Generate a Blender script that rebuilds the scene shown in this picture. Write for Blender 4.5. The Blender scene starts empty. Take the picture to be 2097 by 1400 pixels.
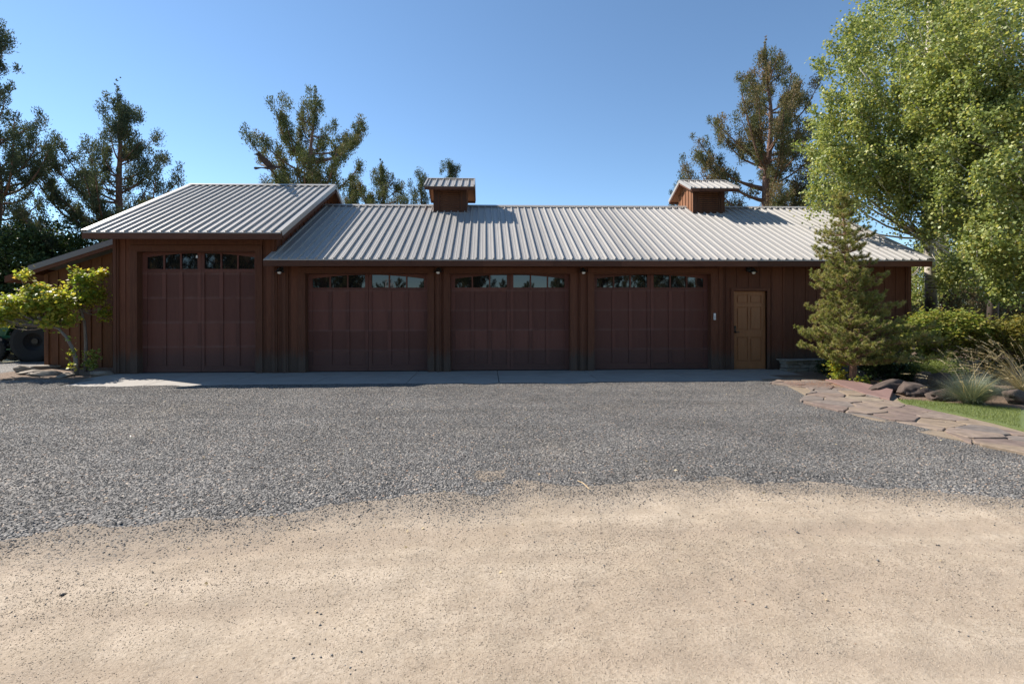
import bpy, math, random
import numpy as np
from mathutils import Vector, Matrix
random.seed(7); rng = np.random.default_rng(11)
S = bpy.context.scene
COL = S.collection
R = math.radians

# ------------------------------------------------------------------ camera
CAM = (0.0, -12.26, 1.45); YAW = math.atan(.036); F = 990.0; CX, CY = 1031.0, 640.0; ROLL = .0025
def ray(x, y):
    u = (x-CX)/F; v = -(y-CY)/F; c, s = math.cos(ROLL), math.sin(ROLL)
    u2 = u*c+v*s; v2 = -u*s+v*c
    return (u2*math.cos(YAW)+math.sin(YAW), -u2*math.sin(YAW)+math.cos(YAW), v2)
def onY(x, y, Y):
    d = ray(x, y); k = (Y-CAM[1])/d[1]; return Vector((CAM[0]+k*d[0], Y, CAM[2]+k*d[2]))
def onZ(x, y, z=-.06):
    d = ray(x, y); k = (z-CAM[2])/d[2]; return Vector((CAM[0]+k*d[0], CAM[1]+k*d[1], z))

cd = bpy.data.cameras.new('camera'); cam = bpy.data.objects.new('camera', cd); COL.objects.link(cam)
cam.location = CAM
cam.matrix_world = (Matrix.Translation(CAM) @ Matrix.Rotation(-YAW, 4, 'Z') @ Matrix.Rotation(R(90), 4, 'X') @ Matrix.Rotation(-ROLL, 4, 'Z'))
cd.sensor_width = 36; cd.lens = F/2097*36; cd.shift_x = (1048.5-CX)/2097; cd.shift_y = (CY-700)/2097
cd.clip_start = .05; cd.clip_end = 3000
S.camera = cam

# ------------------------------------------------------------------ light
SUN = Vector((-.98, .55, 1.0)).normalized()
w = bpy.data.worlds.new('World'); S.world = w; w.use_nodes = True
nt = w.node_tree; nt.nodes.clear()
sky = nt.nodes.new('ShaderNodeTexSky'); sky.sky_type = 'NISHITA'; sky.sun_disc = False
sky.sun_elevation = math.asin(SUN.z); sky.sun_rotation = math.atan2(SUN.x, SUN.y)
sky.altitude = 2200; sky.air_density = 1.0; sky.dust_density = .1; sky.ozone_density = 1.2
bg = nt.nodes.new('ShaderNodeBackground'); bg.inputs[1].default_value = .102
out = nt.nodes.new('ShaderNodeOutputWorld')
tint = nt.nodes.new('ShaderNodeMix'); tint.data_type = 'RGBA'; tint.blend_type = 'MULTIPLY'; tint.inputs[0].default_value = 1; tint.inputs[7].default_value = (.87, .985, 1.0, 1)
nt.links.new(sky.outputs[0], tint.inputs[6]); nt.links.new(tint.outputs[2], bg.inputs[0]); nt.links.new(bg.outputs[0], out.inputs[0])
ld = bpy.data.lights.new('sun', 'SUN'); ld.energy = 4.7; ld.angle = R(.53); ld.color = (1, .92, .825)
lo = bpy.data.objects.new('sun', ld); COL.objects.link(lo)
lo.rotation_euler = (-SUN).to_track_quat('-Z', 'Y').to_euler(); lo.location = (-20, 15, 30)
S.view_settings.view_transform = 'Standard'; S.view_settings.look = 'None'
S.view_settings.exposure = .98; S.view_settings.gamma = 1

# ------------------------------------------------------------------ materials
class NT:
    def __init__(s, name):
        s.m = bpy.data.materials.new(name); s.m.use_nodes = True
        s.t = s.m.node_tree; s.n = s.t.nodes; s.l = s.t.links
        s.b = s.n['Principled BSDF']; s.o = s.n['Material Output']
        s._c = None
    def node(s, typ, **kw):
        n = s.n.new(typ)
        for k, v in kw.items():
            if k.startswith('i_'):
                n.inputs[int(k[2:]) if k[2:].isdigit() else k[2:]].default_value = v
            else: setattr(n, k, v)
        return n
    def link(s, a, b): s.l.new(a, b)
    def obj(s):
        if not s._c:
            s._c = s.node('ShaderNodeNewGeometry').outputs['Position']
        return s._c
    def mapped(s, sc, src=None):
        m = s.node('ShaderNodeMapping'); m.inputs['Scale'].default_value = sc
        s.link(src or s.obj(), m.inputs[0]); return m.outputs[0]
    def noise(s, scale, detail=4, vec=None, rough=.55):
        n = s.node('ShaderNodeTexNoise'); n.inputs['Scale'].default_value = scale
        n.inputs['Detail'].default_value = detail; n.inputs['Roughness'].default_value = rough
        s.link(vec or s.obj(), n.inputs['Vector']); return n.outputs['Fac']
    def voro(s, scale, vec=None, feat='F1', out='Distance'):
        n = s.node('ShaderNodeTexVoronoi', feature=feat); n.inputs['Scale'].default_value = scale
        s.link(vec or s.obj(), n.inputs['Vector']); return n.outputs[out]
    def ramp(s, fac, stops, interp='LINEAR'):
        n = s.node('ShaderNodeValToRGB'); r = n.color_ramp; r.interpolation = interp
        while len(r.elements) < len(stops): r.elements.new(.5)
        for e, (p, c) in zip(r.elements, stops):
            e.position = p; e.color = (c, c, c, 1) if isinstance(c, (int, float)) else (*c, 1)
        s.link(fac, n.inputs[0]); return n.outputs[0]
    def mix(s, fac, a, b, mode='MIX'):
        n = s.node('ShaderNodeMix', data_type='RGBA', blend_type=mode)
        for i, v in ((0, fac), (6, a), (7, b)):
            if isinstance(v, (int, float)): n.inputs[i].default_value = v if i == 0 else (v, v, v, 1)
            elif isinstance(v, tuple): n.inputs[i].default_value = (*v, 1)
            else: s.link(v, n.inputs[i])
        return n.outputs[2]
    def math(s, op, a, b=0.0, clamp=False):
        n = s.node('ShaderNodeMath', operation=op); n.use_clamp = clamp
        for i, v in ((0, a), (1, b)):
            if isinstance(v, (int, float)): n.inputs[i].default_value = v
            else: s.link(v, n.inputs[i])
        return n.outputs[0]
    def attr(s, name):
        return s.node('ShaderNodeAttribute', attribute_name=name).outputs['Fac']
    def bump(s, h, strength=.5, dist=.01):
        n = s.node('ShaderNodeBump'); n.inputs['Strength'].default_value = strength; n.inputs['Distance'].default_value = dist
        s.link(h, n.inputs['Height']); s.link(n.outputs[0], s.b.inputs['Normal']); return n
    def color(s, c):
        if isinstance(c, tuple): s.b.inputs['Base Color'].default_value = (*c, 1)
        else: s.link(c, s.b.inputs['Base Color'])
    def rough(s, r):
        if isinstance(r, (int, float)): s.b.inputs['Roughness'].default_value = r
        else: s.link(r, s.b.inputs['Roughness'])
    def xyz(s):
        n = s.node('ShaderNodeSeparateXYZ'); s.link(s.obj(), n.inputs[0]); return n.outputs

def simple(name, c, rough=.6, metal=0, var=.15, sc=20):
    t = NT(name); n = t.noise(sc)
    t.color(t.mix(n, tuple(v*(1-var) for v in c), tuple(min(1, v*(1+var)) for v in c)))
    t.rough(rough); t.b.inputs['Metallic'].default_value = metal
    return t.m

def wood(name, base, alt, weather=None, wz=.42, step=.3, rough=.75, streak=(14, 14, .9)):
    t = NT(name); x = t.xyz()
    g = t.noise(3.2, 6, t.mapped(streak), .65)
    col = t.mix(t.ramp(g, [(.3, 0), (.7, 1)]), base, alt)
    cell = t.math('FLOOR', t.math('DIVIDE', t.math('ADD', x[0], .07), step))
    wn = t.node('ShaderNodeTexWhiteNoise', noise_dimensions='1D'); t.link(cell, wn.inputs['W'])
    col = t.mix(.55, col, t.ramp(wn.outputs[0], [(0, .55), (1, 1.3)]), 'MULTIPLY')
    if weather:
        e = t.math('ADD', x[2], t.math('MULTIPLY', t.noise(1.0, 4, t.mapped((26, 26, 1.6))), -.34))
        c2 = t.node('ShaderNodeTexWhiteNoise', noise_dimensions='1D'); t.link(t.math('FLOOR', t.math('DIVIDE', x[0], .083)), c2.inputs['W'])
        e = t.math('ADD', e, t.math('MULTIPLY', c2.outputs[0], .13))
        f = t.ramp(e, [(wz-.40, .95), (wz-.10, 0)])
        col = t.mix(f, col, t.mix(g, weather, tuple(v*1.7 for v in weather)))
    t.color(col); t.rough(rough); t.b.inputs['Specular IOR Level'].default_value = .25
    t.bump(g, .35, .006)
    return t.m

M = {}
M['siding'] = wood('stained_siding', (.090, .032, .017), (.150, .058, .030), weather=(.052, .036, .028), wz=.56)
M['trim'] = wood('stained_trim', (.095, .035, .019), (.155, .062, .033), weather=(.060, .042, .033), wz=.56, step=50)
M['fascia'] = wood('fascia_wood', (.082, .036, .022), (.13, .057, .034), step=1.7, streak=(.9, 14, 14))
M['soffit'] = wood('soffit_wood', (.20, .088, .04), (.28, .13, .062), step=.2)
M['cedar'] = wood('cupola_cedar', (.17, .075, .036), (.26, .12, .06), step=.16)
M['cedar_shade'] = wood('cupola_face_shade', (.055, .026, .016), (.09, .042, .025), step=.16)  # same cedar darkened for the front, its shade put into the colour

def door_mat(per=.505, off=.015):
    t = NT('door_stain'); x = t.xyz()
    g = t.noise(3.0, 6, t.mapped((10, 10, 1.2)), .6)
    col = t.mix(g, (.100, .037, .027), (.152, .058, .041))
    col = t.mix(1.0, col, t.ramp(t.attr('rnd'), [(0, .78), (1, 1.15)]), 'MULTIPLY')
    # worn lighter lines where the sections meet, dusty foot
    ws = t.noise(1.5, 3, t.mapped((3, 3, 1)))
    z = t.math('FRACT', t.math('DIVIDE', t.math('ADD', x[2], off), per))
    band = t.ramp(z, [(0, 1.0), (.035, .55), (.12, 0), (.955, 0), (.985, .5)])
    col = t.mix(t.math('MULTIPLY', band, t.ramp(ws, [(.3, .12), (.65, .75)])), col, (.18, .10, .085))
    foot = t.ramp(t.math('ADD', x[2], t.math('MULTIPLY', g, -.15)), [(.30, .55), (.52, 0)])
    col = t.mix(foot, col, (.070, .042, .038))
    t.color(col); t.rough(.62); t.b.inputs['Specular IOR Level'].default_value = .3; t.bump(g, .3, .004)
    return t.m
M['gdoor'] = door_mat(); M['talldoor'] = door_mat(.613, .012)
M['lean'] = wood('lean_to_siding', (.10, .042, .021), (.17, .075, .038))
M['manDoor'] = wood('man_door_wood', (.25, .112, .047), (.32, .148, .068), step=50, rough=.5)

def metal_roof():
    t = NT('ribbed_metal'); x = t.xyz()
    n = t.noise(1.3, 5, t.mapped((6, .8, .8)))
    c = t.mix(n, (.33, .318, .298), (.395, .382, .36))
    pn = t.node('ShaderNodeTexWhiteNoise', noise_dimensions='1D'); t.link(t.math('FLOOR', t.math('DIVIDE', x[0], .854)), pn.inputs['W']); c = t.mix(1.0, c, t.ramp(pn.outputs[0], [(0, .93), (1, 1.06)]), 'MULTIPLY')
    # faint dirt streaks down the sheet
    st = t.noise(2.0, 4, t.mapped((30, .6, .6)))
    c = t.mix(t.ramp(st, [(.5, 0), (.8, .25)]), c, (.26, .24, .22))
    t.color(c); t.rough(.5); t.b.inputs['Metallic'].default_value = 0
    t.b.inputs['Specular IOR Level'].default_value = .22
    t.bump(t.noise(40, 2), .05, .002)
    return t.m
M['roof'] = metal_roof()
M['rooftrim'] = simple('metal_trim', (.34, .33, .31), .45, .1, .1)
M['darkmetal'] = simple('dark_metal', (.028, .026, .025), .4, .3)
M['leanroof'] = simple('lean_to_metal', (.16, .15, .15), .5, .1)
M['black'] = simple('black_gap', (.012, .011, .011), .8)
def bulb():
    t = NT('frosted_bulb'); t.color((.85, .84, .80)); t.rough(.25); return t.m
M['bulb'] = bulb()
def glass():
    t = NT('window_glass'); t.color((.008, .009, .010)); t.rough(.015); t.b.inputs['IOR'].default_value = 1.68
    t.bump(t.noise(1.6, 1), .06, .02)
    return t.m
M['glass'] = glass()
M['white'] = simple('white_plastic', (.72, .73, .72), .4, 0, .05)
M['screw'] = simple('keys', (.3, .31, .32), .5)

def concrete():
    t = NT('concrete'); n = t.noise(2.5, 8, rough=.65)
    c = t.mix(n, (.24, .222, .198), (.36, .34, .305))
    s = t.noise(.9, 3); c = t.mix(t.ramp(s, [(.45, 0), (.75, .5)]), c, (.22, .20, .18))
    t.color(c); t.rough(.85); t.bump(t.noise(120, 3), .25, .003); return t.m
M['concrete'] = concrete()

def gravel(stones=False):
    t = NT('gravel_stones' if stones else 'gravel_bed')
    if stones:
        r = t.attr('rnd')
    else:
        wp = t.node('ShaderNodeVectorMath', operation='ADD')
        r0 = t.voro(52, out='Color'); sp = t.node('ShaderNodeSeparateColor'); t.link(r0, sp.inputs[0]); r = sp.outputs[0]
    c = t.ramp(r, [(0, (.050, .049, .050)), (.22, (.100, .098, .095)), (.5, (.178, .173, .164)), (.84, (.245, .234, .218)), (.955, (.30, .28, .25)), (.97, (.37, .24, .16)), (1, (.48, .42, .34))])
    lane = t.noise(1.0, 4, t.mapped((.22, 1.5, 1)), .6); c = t.mix(.6, c, t.ramp(lane, [(.35, .72), (.65, 1.2)]), 'MULTIPLY')
    big = t.noise(.8, 4); c = t.mix(.55, c, t.ramp(big, [(.3, .72), (.7, 1.25)]), 'MULTIPLY')
    if not stones:
        d = t.voro(52); c = t.mix(t.ramp(d, [(.45, 0), (.8, .75)]), c, (.058, .054, .050))  # crevice darkness between the stones, put into the colour
        dust = t.ramp(t.noise(.55, 5), [(.55, 0), (.72, .35)]); c = t.mix(dust, c, (.25, .215, .17))
        t.bump(t.math('SUBTRACT', 1.0, d), .9, .014)
    else:
        t.bump(t.noise(180, 2), .2, .002)
    t.color(c); t.rough(.82); t.b.inputs['Specular IOR Level'].default_value = .3
    return t.m
def grit():
    t = NT('sandy_grit'); t.color(t.ramp(t.attr('rnd'), [(0, (.13, .115, .10)), (.18, (.22, .18, .14)), (.5, (.36, .29, .21)), (.8, (.46, .38, .285)), (1, (.60, .52, .42))])); t.rough(.95); return t.m
M['grit'] = grit()
M['gravel'] = gravel(); M['gravelst'] = gravel(True)

def dirt():
    t = NT('packed_dirt'); g = t.attr('g')
    n1 = t.noise(.7, 5); n2 = t.noise(5, 6, rough=.65); n3 = t.noise(60, 4, rough=.7); n4 = t.noise(240, 2)
    c = t.mix(t.ramp(n1, [(.3, 0), (.7, 1)]), (.395, .323, .243), (.475, .400, .312))
    c = t.mix(t.ramp(n2, [(.35, .5), (.6, 0)]), c, (.265, .212, .153))
    tw = t.noise(1.0, 5, t.mapped((.22, 2.6, 1)), .6); c = t.mix(t.ramp(tw, [(.40, .5), (.55, 0)]), c, (.325, .255, .19)); c = t.mix(t.ramp(tw, [(.56, 0), (.72, .5)]), c, (.52, .435, .345))
    n5 = t.noise(24, 3, rough=.8); c = t.mix(t.ramp(n5, [(.34, .3), (.46, 0)]), c, (.30, .24, .17)); c = t.mix(t.ramp(n5, [(.55, 0), (.7, .25)]), c, (.52, .44, .33))
    c = t.mix(t.ramp(n3, [(.38, .5), (.54, 0)]), c, (.24, .19, .135))
    c = t.mix(t.ramp(n4, [(.55, 0), (.75, .5)]), c, (.56, .48, .38))
    # small grey stones pressed into the dirt, thicker toward the gravel edge
    v = t.node('ShaderNodeTexVoronoi'); v.inputs['Scale'].default_value = 62; t.link(t.obj(), v.inputs['Vector'])
    sp = t.node('ShaderNodeSeparateColor'); t.link(v.outputs['Color'], sp.inputs[0])
    patch = t.ramp(t.noise(1.7, 5, rough=.6), [(.46, 0), (.75, .45)])
    dens = t.math('MULTIPLY', g, .95)
    on = t.math('LESS_THAN', sp.outputs[0], t.math('ADD', dens, 0.0))
    inside = t.ramp(v.outputs['Distance'], [(.33, 1), (.42, 0)])
    msk = t.math('MULTIPLY', on, inside)
    sc = t.ramp(sp.outputs[1], [(0, (.06, .06, .064)), (.5, (.12, .12, .118)), (1, (.22, .21, .19))])
    c = t.mix(t.math('MULTIPLY', t.attr('t'), .6), c, (.31, .25, .19)); c = t.mix(t.math('MULTIPLY', g, .6), c, (.20, .172, .142))
    c = t.mix(msk, c, sc)
    t.color(c); t.rough(.95); t.b.inputs['Specular IOR Level'].default_value = .15
    h = t.math('ADD', t.math('MULTIPLY', n3, .6), t.math('ADD', t.math('MULTIPLY', n2, 1.2), t.math('ADD', t.math('MULTIPLY', msk, .7), t.math('MULTIPLY', n4, .25))))
    t.bump(h, .75, .012)
    return t.m
M['dirt'] = dirt()
def earth():
    t = NT('dry_earth'); n = t.noise(.35, 8)
    t.color(t.mix(n, (.26, .20, .13), (.20, .21, .10))); t.rough(.95); t.bump(t.noise(9, 6), .5, .03); return t.m
M['earth'] = earth()
def soil():
    t = NT('mulch'); n = t.noise(9, 8, rough=.7); v = t.voro(40)
    t.color(t.mix(n, (.085, .055, .038), (.24, .165, .11))); t.rough(.95); t.bump(t.math('ADD', n, t.math('MULTIPLY', v, .6)), .9, .03); return t.m
M['soil'] = soil()
def turf():
    t = NT('turf'); n = t.noise(3, 6)
    t.color(t.mix(n, (.09, .12, .035), (.13, .165, .05))); t.rough(.9); t.bump(t.noise(60, 3), .6, .02); return t.m
M['turf'] = turf()
def mortar():
    t = NT('sandy_joint'); n = t.noise(14, 6)
    t.color(t.mix(n, (.18, .138, .095), (.26, .205, .145))); t.rough(.95); t.bump(t.noise(50, 4), .5, .008); return t.m
M['mortar'] = mortar()
def flag():
    t = NT('flagstone'); r = t.attr('rnd'); n = t.noise(7, 7, rough=.6)
    c = t.ramp(r, [(0, (.165, .122, .102)), (.25, (.20, .155, .125)), (.45, (.17, .14, .12)), (.62, (.22, .168, .12)), (.8, (.148, .126, .112)), (.92, (.235, .19, .14))], 'CONSTANT')
    c = t.mix(.9, c, t.ramp(n, [(.25, .5), (.75, 1.4)]), 'MULTIPLY')
    n2 = t.noise(2.2, 5); c = t.mix(t.ramp(n2, [(.5, 0), (.7, .5)]), c, (.25, .19, .13))
    t.color(c); t.rough(.8); t.bump(t.noise(16, 8), .5, .012); return t.m
M['flag'] = flag()
def rock(name, a, b):
    t = NT(name); n = t.noise(4, 8, rough=.65); v = t.noise(18, 5)
    c = t.mix(t.ramp(n, [(.3, 0), (.7, 1)]), a, b); c = t.mix(t.ramp(v, [(.55, 0), (.75, .4)]), c, tuple(x*.5 for x in a))
    t.color(c); t.rough(.9); t.bump(t.math('ADD', n, t.math('MULTIPLY', v, .4)), .8, .03); return t.m
M['rock'] = rock('tan_rock', (.18, .15, .12), (.32, .27, .215))
M['rockdark'] = rock('dark_lava_rock', (.034, .027, .024), (.115, .080, .062))
M['wallrock'] = rock('wall_rock', (.13, .12, .10), (.27, .25, .21))

def leaf(name, cols, trans=.35, rough=.5, spec=.35, clus=.35):
    t = NT(name); r = t.attr('rnd'); cl = t.attr('cl')
    k = t.math('ADD', t.math('MULTIPLY', r, 1-clus), t.math('MULTIPLY', cl, clus))
    n = len(cols); c = t.ramp(k, [(i/(n-1), c) for i, c in enumerate(cols)])
    t.color(c); t.rough(rough); t.b.inputs['Specular IOR Level'].default_value = spec
    tr = t.node('ShaderNodeBsdfTranslucent'); m = t.node('ShaderNodeMixShader'); m.inputs[0].default_value = trans
    c2 = t.mix(1.0, c, (1.35, 1.3, .75), 'MULTIPLY'); t.link(c2, tr.inputs[0])
    t.link(t.b.outputs[0], m.inputs[1]); t.link(tr.outputs[0], m.inputs[2]); t.link(m.outputs[0], t.o.inputs[0])
    return t.m
M['juniper'] = leaf('juniper_needles', [(.052, .070, .033), (.080, .102, .043), (.112, .132, .054), (.155, .142, .070), (.19, .135, .08)], .2, .7, .2, .6)
M['juniper_cool'] = leaf('juniper_needles_cool', [(.045, .064, .040), (.070, .092, .054), (.10, .118, .066), (.135, .125, .078)], .2, .7, .2, .6)
M['juniper_brown'] = leaf('juniper_needles_brown', [(.060, .070, .034), (.092, .104, .044), (.128, .128, .056), (.185, .138, .076), (.24, .16, .095)], .22, .7, .2, .6)
M['aspen'] = leaf('aspen_leaves', [(.080, .118, .034), (.145, .195, .056), (.225, .28, .085), (.32, .365, .13), (.42, .42, .15), (.49, .38, .09)], .38, .45, .4, .3)
M['small_leaf'] = leaf('garden_tree_leaves', [(.10, .17, .035), (.18, .27, .045), (.31, .36, .06), (.48, .41, .08), (.58, .28, .12)], .45, .45, .45, .5)
M['darkleaf'] = leaf('dark_leaves', [(.03, .055, .022), (.05, .085, .03), (.08, .12, .04)], .3, .5, .3)
M['hedge'] = leaf('hedge_leaves', [(.05, .09, .02), (.10, .16, .03), (.20, .25, .055), (.33, .31, .085), (.42, .29, .14)], .4, .5, .35, .5)
M['hedgey'] = leaf('yellow_shrub_leaves', [(.07, .09, .025), (.15, .16, .04), (.26, .22, .06), (.34, .25, .09)], .4, .5, .35, .5)
M['pine'] = leaf('pine_needles_green', [(.095, .115, .032), (.17, .195, .052), (.265, .28, .078), (.35, .335, .12), (.39, .25, .14)], .3, .5, .4, .6)
M['shadeleaf'] = leaf('shade_leaves', [(.02, .04, .016), (.035, .06, .022), (.06, .09, .03)], .2)
M['lowjun'] = leaf('low_shrub_needles', [(.12, .16, .045), (.20, .25, .07), (.30, .33, .11)], .35, .6, .3)
M['bluegrass'] = leaf('blue_oat_blades', [(.085, .115, .095), (.14, .18, .145), (.21, .245, .185), (.27, .255, .16)], .3, .5, .3)
M['straw'] = leaf('straw_stalks', [(.38, .30, .17), (.52, .43, .27), (.66, .57, .40)], .3, .6, .3)
M['lawn'] = leaf('lawn_blades', [(.12, .15, .045), (.17, .21, .06), (.25, .28, .10)], .3, .5, .3)
M['needle'] = leaf('fallen_needles', [(.20, .08, .04), (.34, .15, .08), (.42, .24, .14)], .1, .8, .2)
def bark(name, a, b, sc=(10, 10, 2)):
    t = NT(name); n = t.noise(3, 6, t.mapped(sc), .7)
    t.color(t.mix(t.ramp(n, [(.35, 0), (.65, 1)]), a, b)); t.rough(.9); t.bump(n, .6, .02); return t.m
M['bark'] = bark('juniper_bark', (.10, .055, .038), (.25, .15, .11))
M['barkpine'] = bark('pine_bark', (.13, .07, .045), (.30, .18, .12))
M['barkgrey'] = bark('grey_bark', (.14, .115, .10), (.27, .23, .20))
def aspenbark():
    t = NT('aspen_bark'); n = t.noise(2.2, 5, t.mapped((3, 3, 9)), .7); z = t.xyz()[2]
    c = t.mix(t.ramp(n, [(.50, 0), (.62, 1)]), (.55, .50, .42), (.06, .05, .045))
    c = t.mix(t.ramp(t.math('DIVIDE', z, 10.0), [(.17, 1), (.24, 0)]), c, (.06, .045, .035))
    t.color(c); t.rough(.8); t.bump(n, .4, .01); return t.m
M['barkaspen'] = aspenbark()
M['green'] = simple('tractor_green', (.012, .10, .04), .35, 0, .2, 6)
M['yellow'] = simple('wheel_rim_yellow', (.52, .42, .16), .45, 0, .15, 6)
M['rubber'] = simple('tyre_rubber', (.009, .009, .0095), .8, 0, .3, 30)
M['feather'] = simple('dark_feathers', (.030, .022, .020), .8, 0, .5, 40)
M['alu'] = simple('white_ladder_metal', (.75, .76, .78), .35, 0, .08)

# ------------------------------------------------------------------ mesh helpers
def tag(o, label=None, cat=None, group=None, kind=None):
    if label: o['label'] = label
    if cat: o['category'] = cat
    if group: o['group'] = group
    if kind: o['kind'] = kind
    return o
def empty(name, loc, label=None, cat=None, group=None):
    o = bpy.data.objects.new(name, None); COL.objects.link(o); o.location = loc; o.empty_display_size = .2
    return tag(o, label, cat, group)
def link(me, name, mat, parent=None, smooth=False):
    o = bpy.data.objects.new(name, me); COL.objects.link(o)
    if mat: me.materials.append(mat)
    if parent:
        o.parent = parent
        p = parent; loc = Vector((0, 0, 0))
        while p: loc += p.location; p = p.parent
        o.location = -loc      # parts are written in world coordinates
    if smooth:
        me.polygons.foreach_set('use_smooth', [True]*len(me.polygons))
    me.update(); return o
def from_np(name, V, Fc, mat, parent=None, rnd=None, cl=None, smooth=False):
    V = np.asarray(V, dtype=np.float32); Fc = np.asarray(Fc, dtype=np.int32); k = Fc.shape[1]
    me = bpy.data.meshes.new(name)
    me.vertices.add(len(V)); me.vertices.foreach_set('co', V.ravel())
    me.loops.add(Fc.size); me.loops.foreach_set('vertex_index', Fc.ravel())
    me.polygons.add(len(Fc)); me.polygons.foreach_set('loop_start', np.arange(0, Fc.size, k, dtype=np.int32))
    for nm, a in (('rnd', rnd), ('cl', cl)):
        if a is not None:
            at = me.attributes.new(nm, 'FLOAT', 'FACE'); at.data.foreach_set('value', np.asarray(a, dtype=np.float32))
    me.update(calc_edges=True); me.validate()
    return link(me, name, mat, parent, smooth)

class MB:
    def __init__(s): s.v = []; s.f = []; s.r = []
    def add(s, vs, fs, r=None):
        b = len(s.v); s.v += [tuple(v) for v in vs]; s.f += [[i+b for i in f] for f in fs]
        s.r += [random.random() if r is None else r]*len(fs); return s
    def box(s, x0, x1, y0, y1, z0, z1, mat=None):
        vs = [(x, y, z) for z in (z0, z1) for y in (y0, y1) for x in (x0, x1)]
        if mat: vs = [mat @ Vector(v) for v in vs]
        return s.add(vs, [(0, 2, 3, 1), (4, 5, 7, 6), (0, 1, 5, 4), (2, 6, 7, 3), (0, 4, 6, 2), (1, 3, 7, 5)])
    def prism(s, poly, axis, a, b, r=None):
        """poly in the two other axes, extruded along axis from a to b"""
        n = len(poly)
        def mk(p, t):
            if axis == 'x': return (t, p[0], p[1])
            if axis == 'y': return (p[0], t, p[1])
            return (p[0], p[1], t)
        vs = [mk(p, a) for p in poly]+[mk(p, b) for p in poly]
        return s.add(vs, [list(range(n))[::-1], list(range(n, 2*n))]+[(i, (i+1) % n, (i+1) % n+n, i+n) for i in range(n)], r)
    def tube(s, pts, rad, n=8, cap=True, closed=False):
        pts = [Vector(p) for p in pts]; m = len(pts)
        if not hasattr(rad, '__len__'): rad = [rad]*m
        base = len(s.v); ref = None
        for i, p in enumerate(pts):
            d = ((pts[(i+1) % m] if closed else pts[min(i+1, m-1)])-(pts[i-1] if (closed or i) else pts[0])).normalized()
            if ref is None:
                ref = d.cross(Vector((0, 0, 1)));
                if ref.length < .1: ref = d.cross(Vector((1, 0, 0)))
            ref = (ref-d*ref.dot(d)).normalized(); b = d.cross(ref)
            for k in range(n):
                a = 2*math.pi*k/n; s.v.append(tuple(p+(ref*math.cos(a)+b*math.sin(a))*rad[i]))
        rr = random.random()
        for i in range(m if closed else m-1):
            j = (i+1) % m
            for k in range(n):
                s.f.append([base+i*n+k, base+i*n+(k+1) % n, base+j*n+(k+1) % n, base+j*n+k]); s.r.append(rr)
        if cap and not closed:
            s.f.append([base+k for k in range(n)][::-1]); s.f.append([base+(m-1)*n+k for k in range(n)]); s.r += [rr, rr]
        return s
    def build(s, name, mat, parent=None, smooth=False, bevel=0):
        me = bpy.data.meshes.new(name); me.from_pydata(s.v, [], s.f)
        at = me.attributes.new('rnd', 'FLOAT', 'FACE'); at.data.foreach_set('value', s.r)
        o = link(me, name, mat, parent, smooth)
        if bevel:
            b = o.modifiers.new('bevel', 'BEVEL'); b.width = bevel; b.segments = 2; b.limit_method = 'ANGLE'
        return o

# ------------------------------------------------------------------ setting: ground
def vnoise(x, y, s, seed=0):
    """cheap smooth value noise on numpy arrays"""
    x = x*s; y = y*s; xi = np.floor(x).astype(np.int64); yi = np.floor(y).astype(np.int64)
    fx = x-xi; fy = y-yi; fx = fx*fx*(3-2*fx); fy = fy*fy*(3-2*fy)
    def h(a, b):
        n = (a*374761393+b*668265263+seed*1442695041) & 0xffffffff
        n = ((n ^ (n >> 13))*1274126177) & 0xffffffff
        return ((n ^ (n >> 16)) & 0xffff)/65535.0
    return (h(xi, yi)*(1-fx)+h(xi+1, yi)*fx)*(1-fy)+(h(xi, yi+1)*(1-fx)+h(xi+1, yi+1)*fx)*fy
GZ = -.062
edge_px = [(-900, 1240), (-300, 1150), (0, 1118), (180, 1108), (350, 1080), (560, 1066), (700, 1043), (770, 1041), (850, 1026), (960, 1036), (1100, 1006), (1230, 1012), (1330, 990), (1500, 985), (1560, 1004), (1700, 1000), (1900, 1006), (2000, 1022), (2097, 1038), (2500, 1100)]
EX = np.array([onZ(*p, GZ)[0] for p in edge_px]); EY = np.array([onZ(*p, GZ)[1] for p in edge_px])
o_ = np.argsort(EX); EX = EX[o_]; EY = EY[o_]
def edgeY(x): return np.interp(x, EX, EY)+(vnoise(x, x*0, 2.1, 3)-.5)*.22+(vnoise(x, x*0, 7.0, 5)-.5)*.10

g = MB(); g.add([(-900, -900, -.14), (900, -900, -.14), (900, 900, -.14), (-900, 900, -.14)], [(0, 1, 2, 3)])
tag(g.build('ground', M['earth']), kind='structure')

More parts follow.
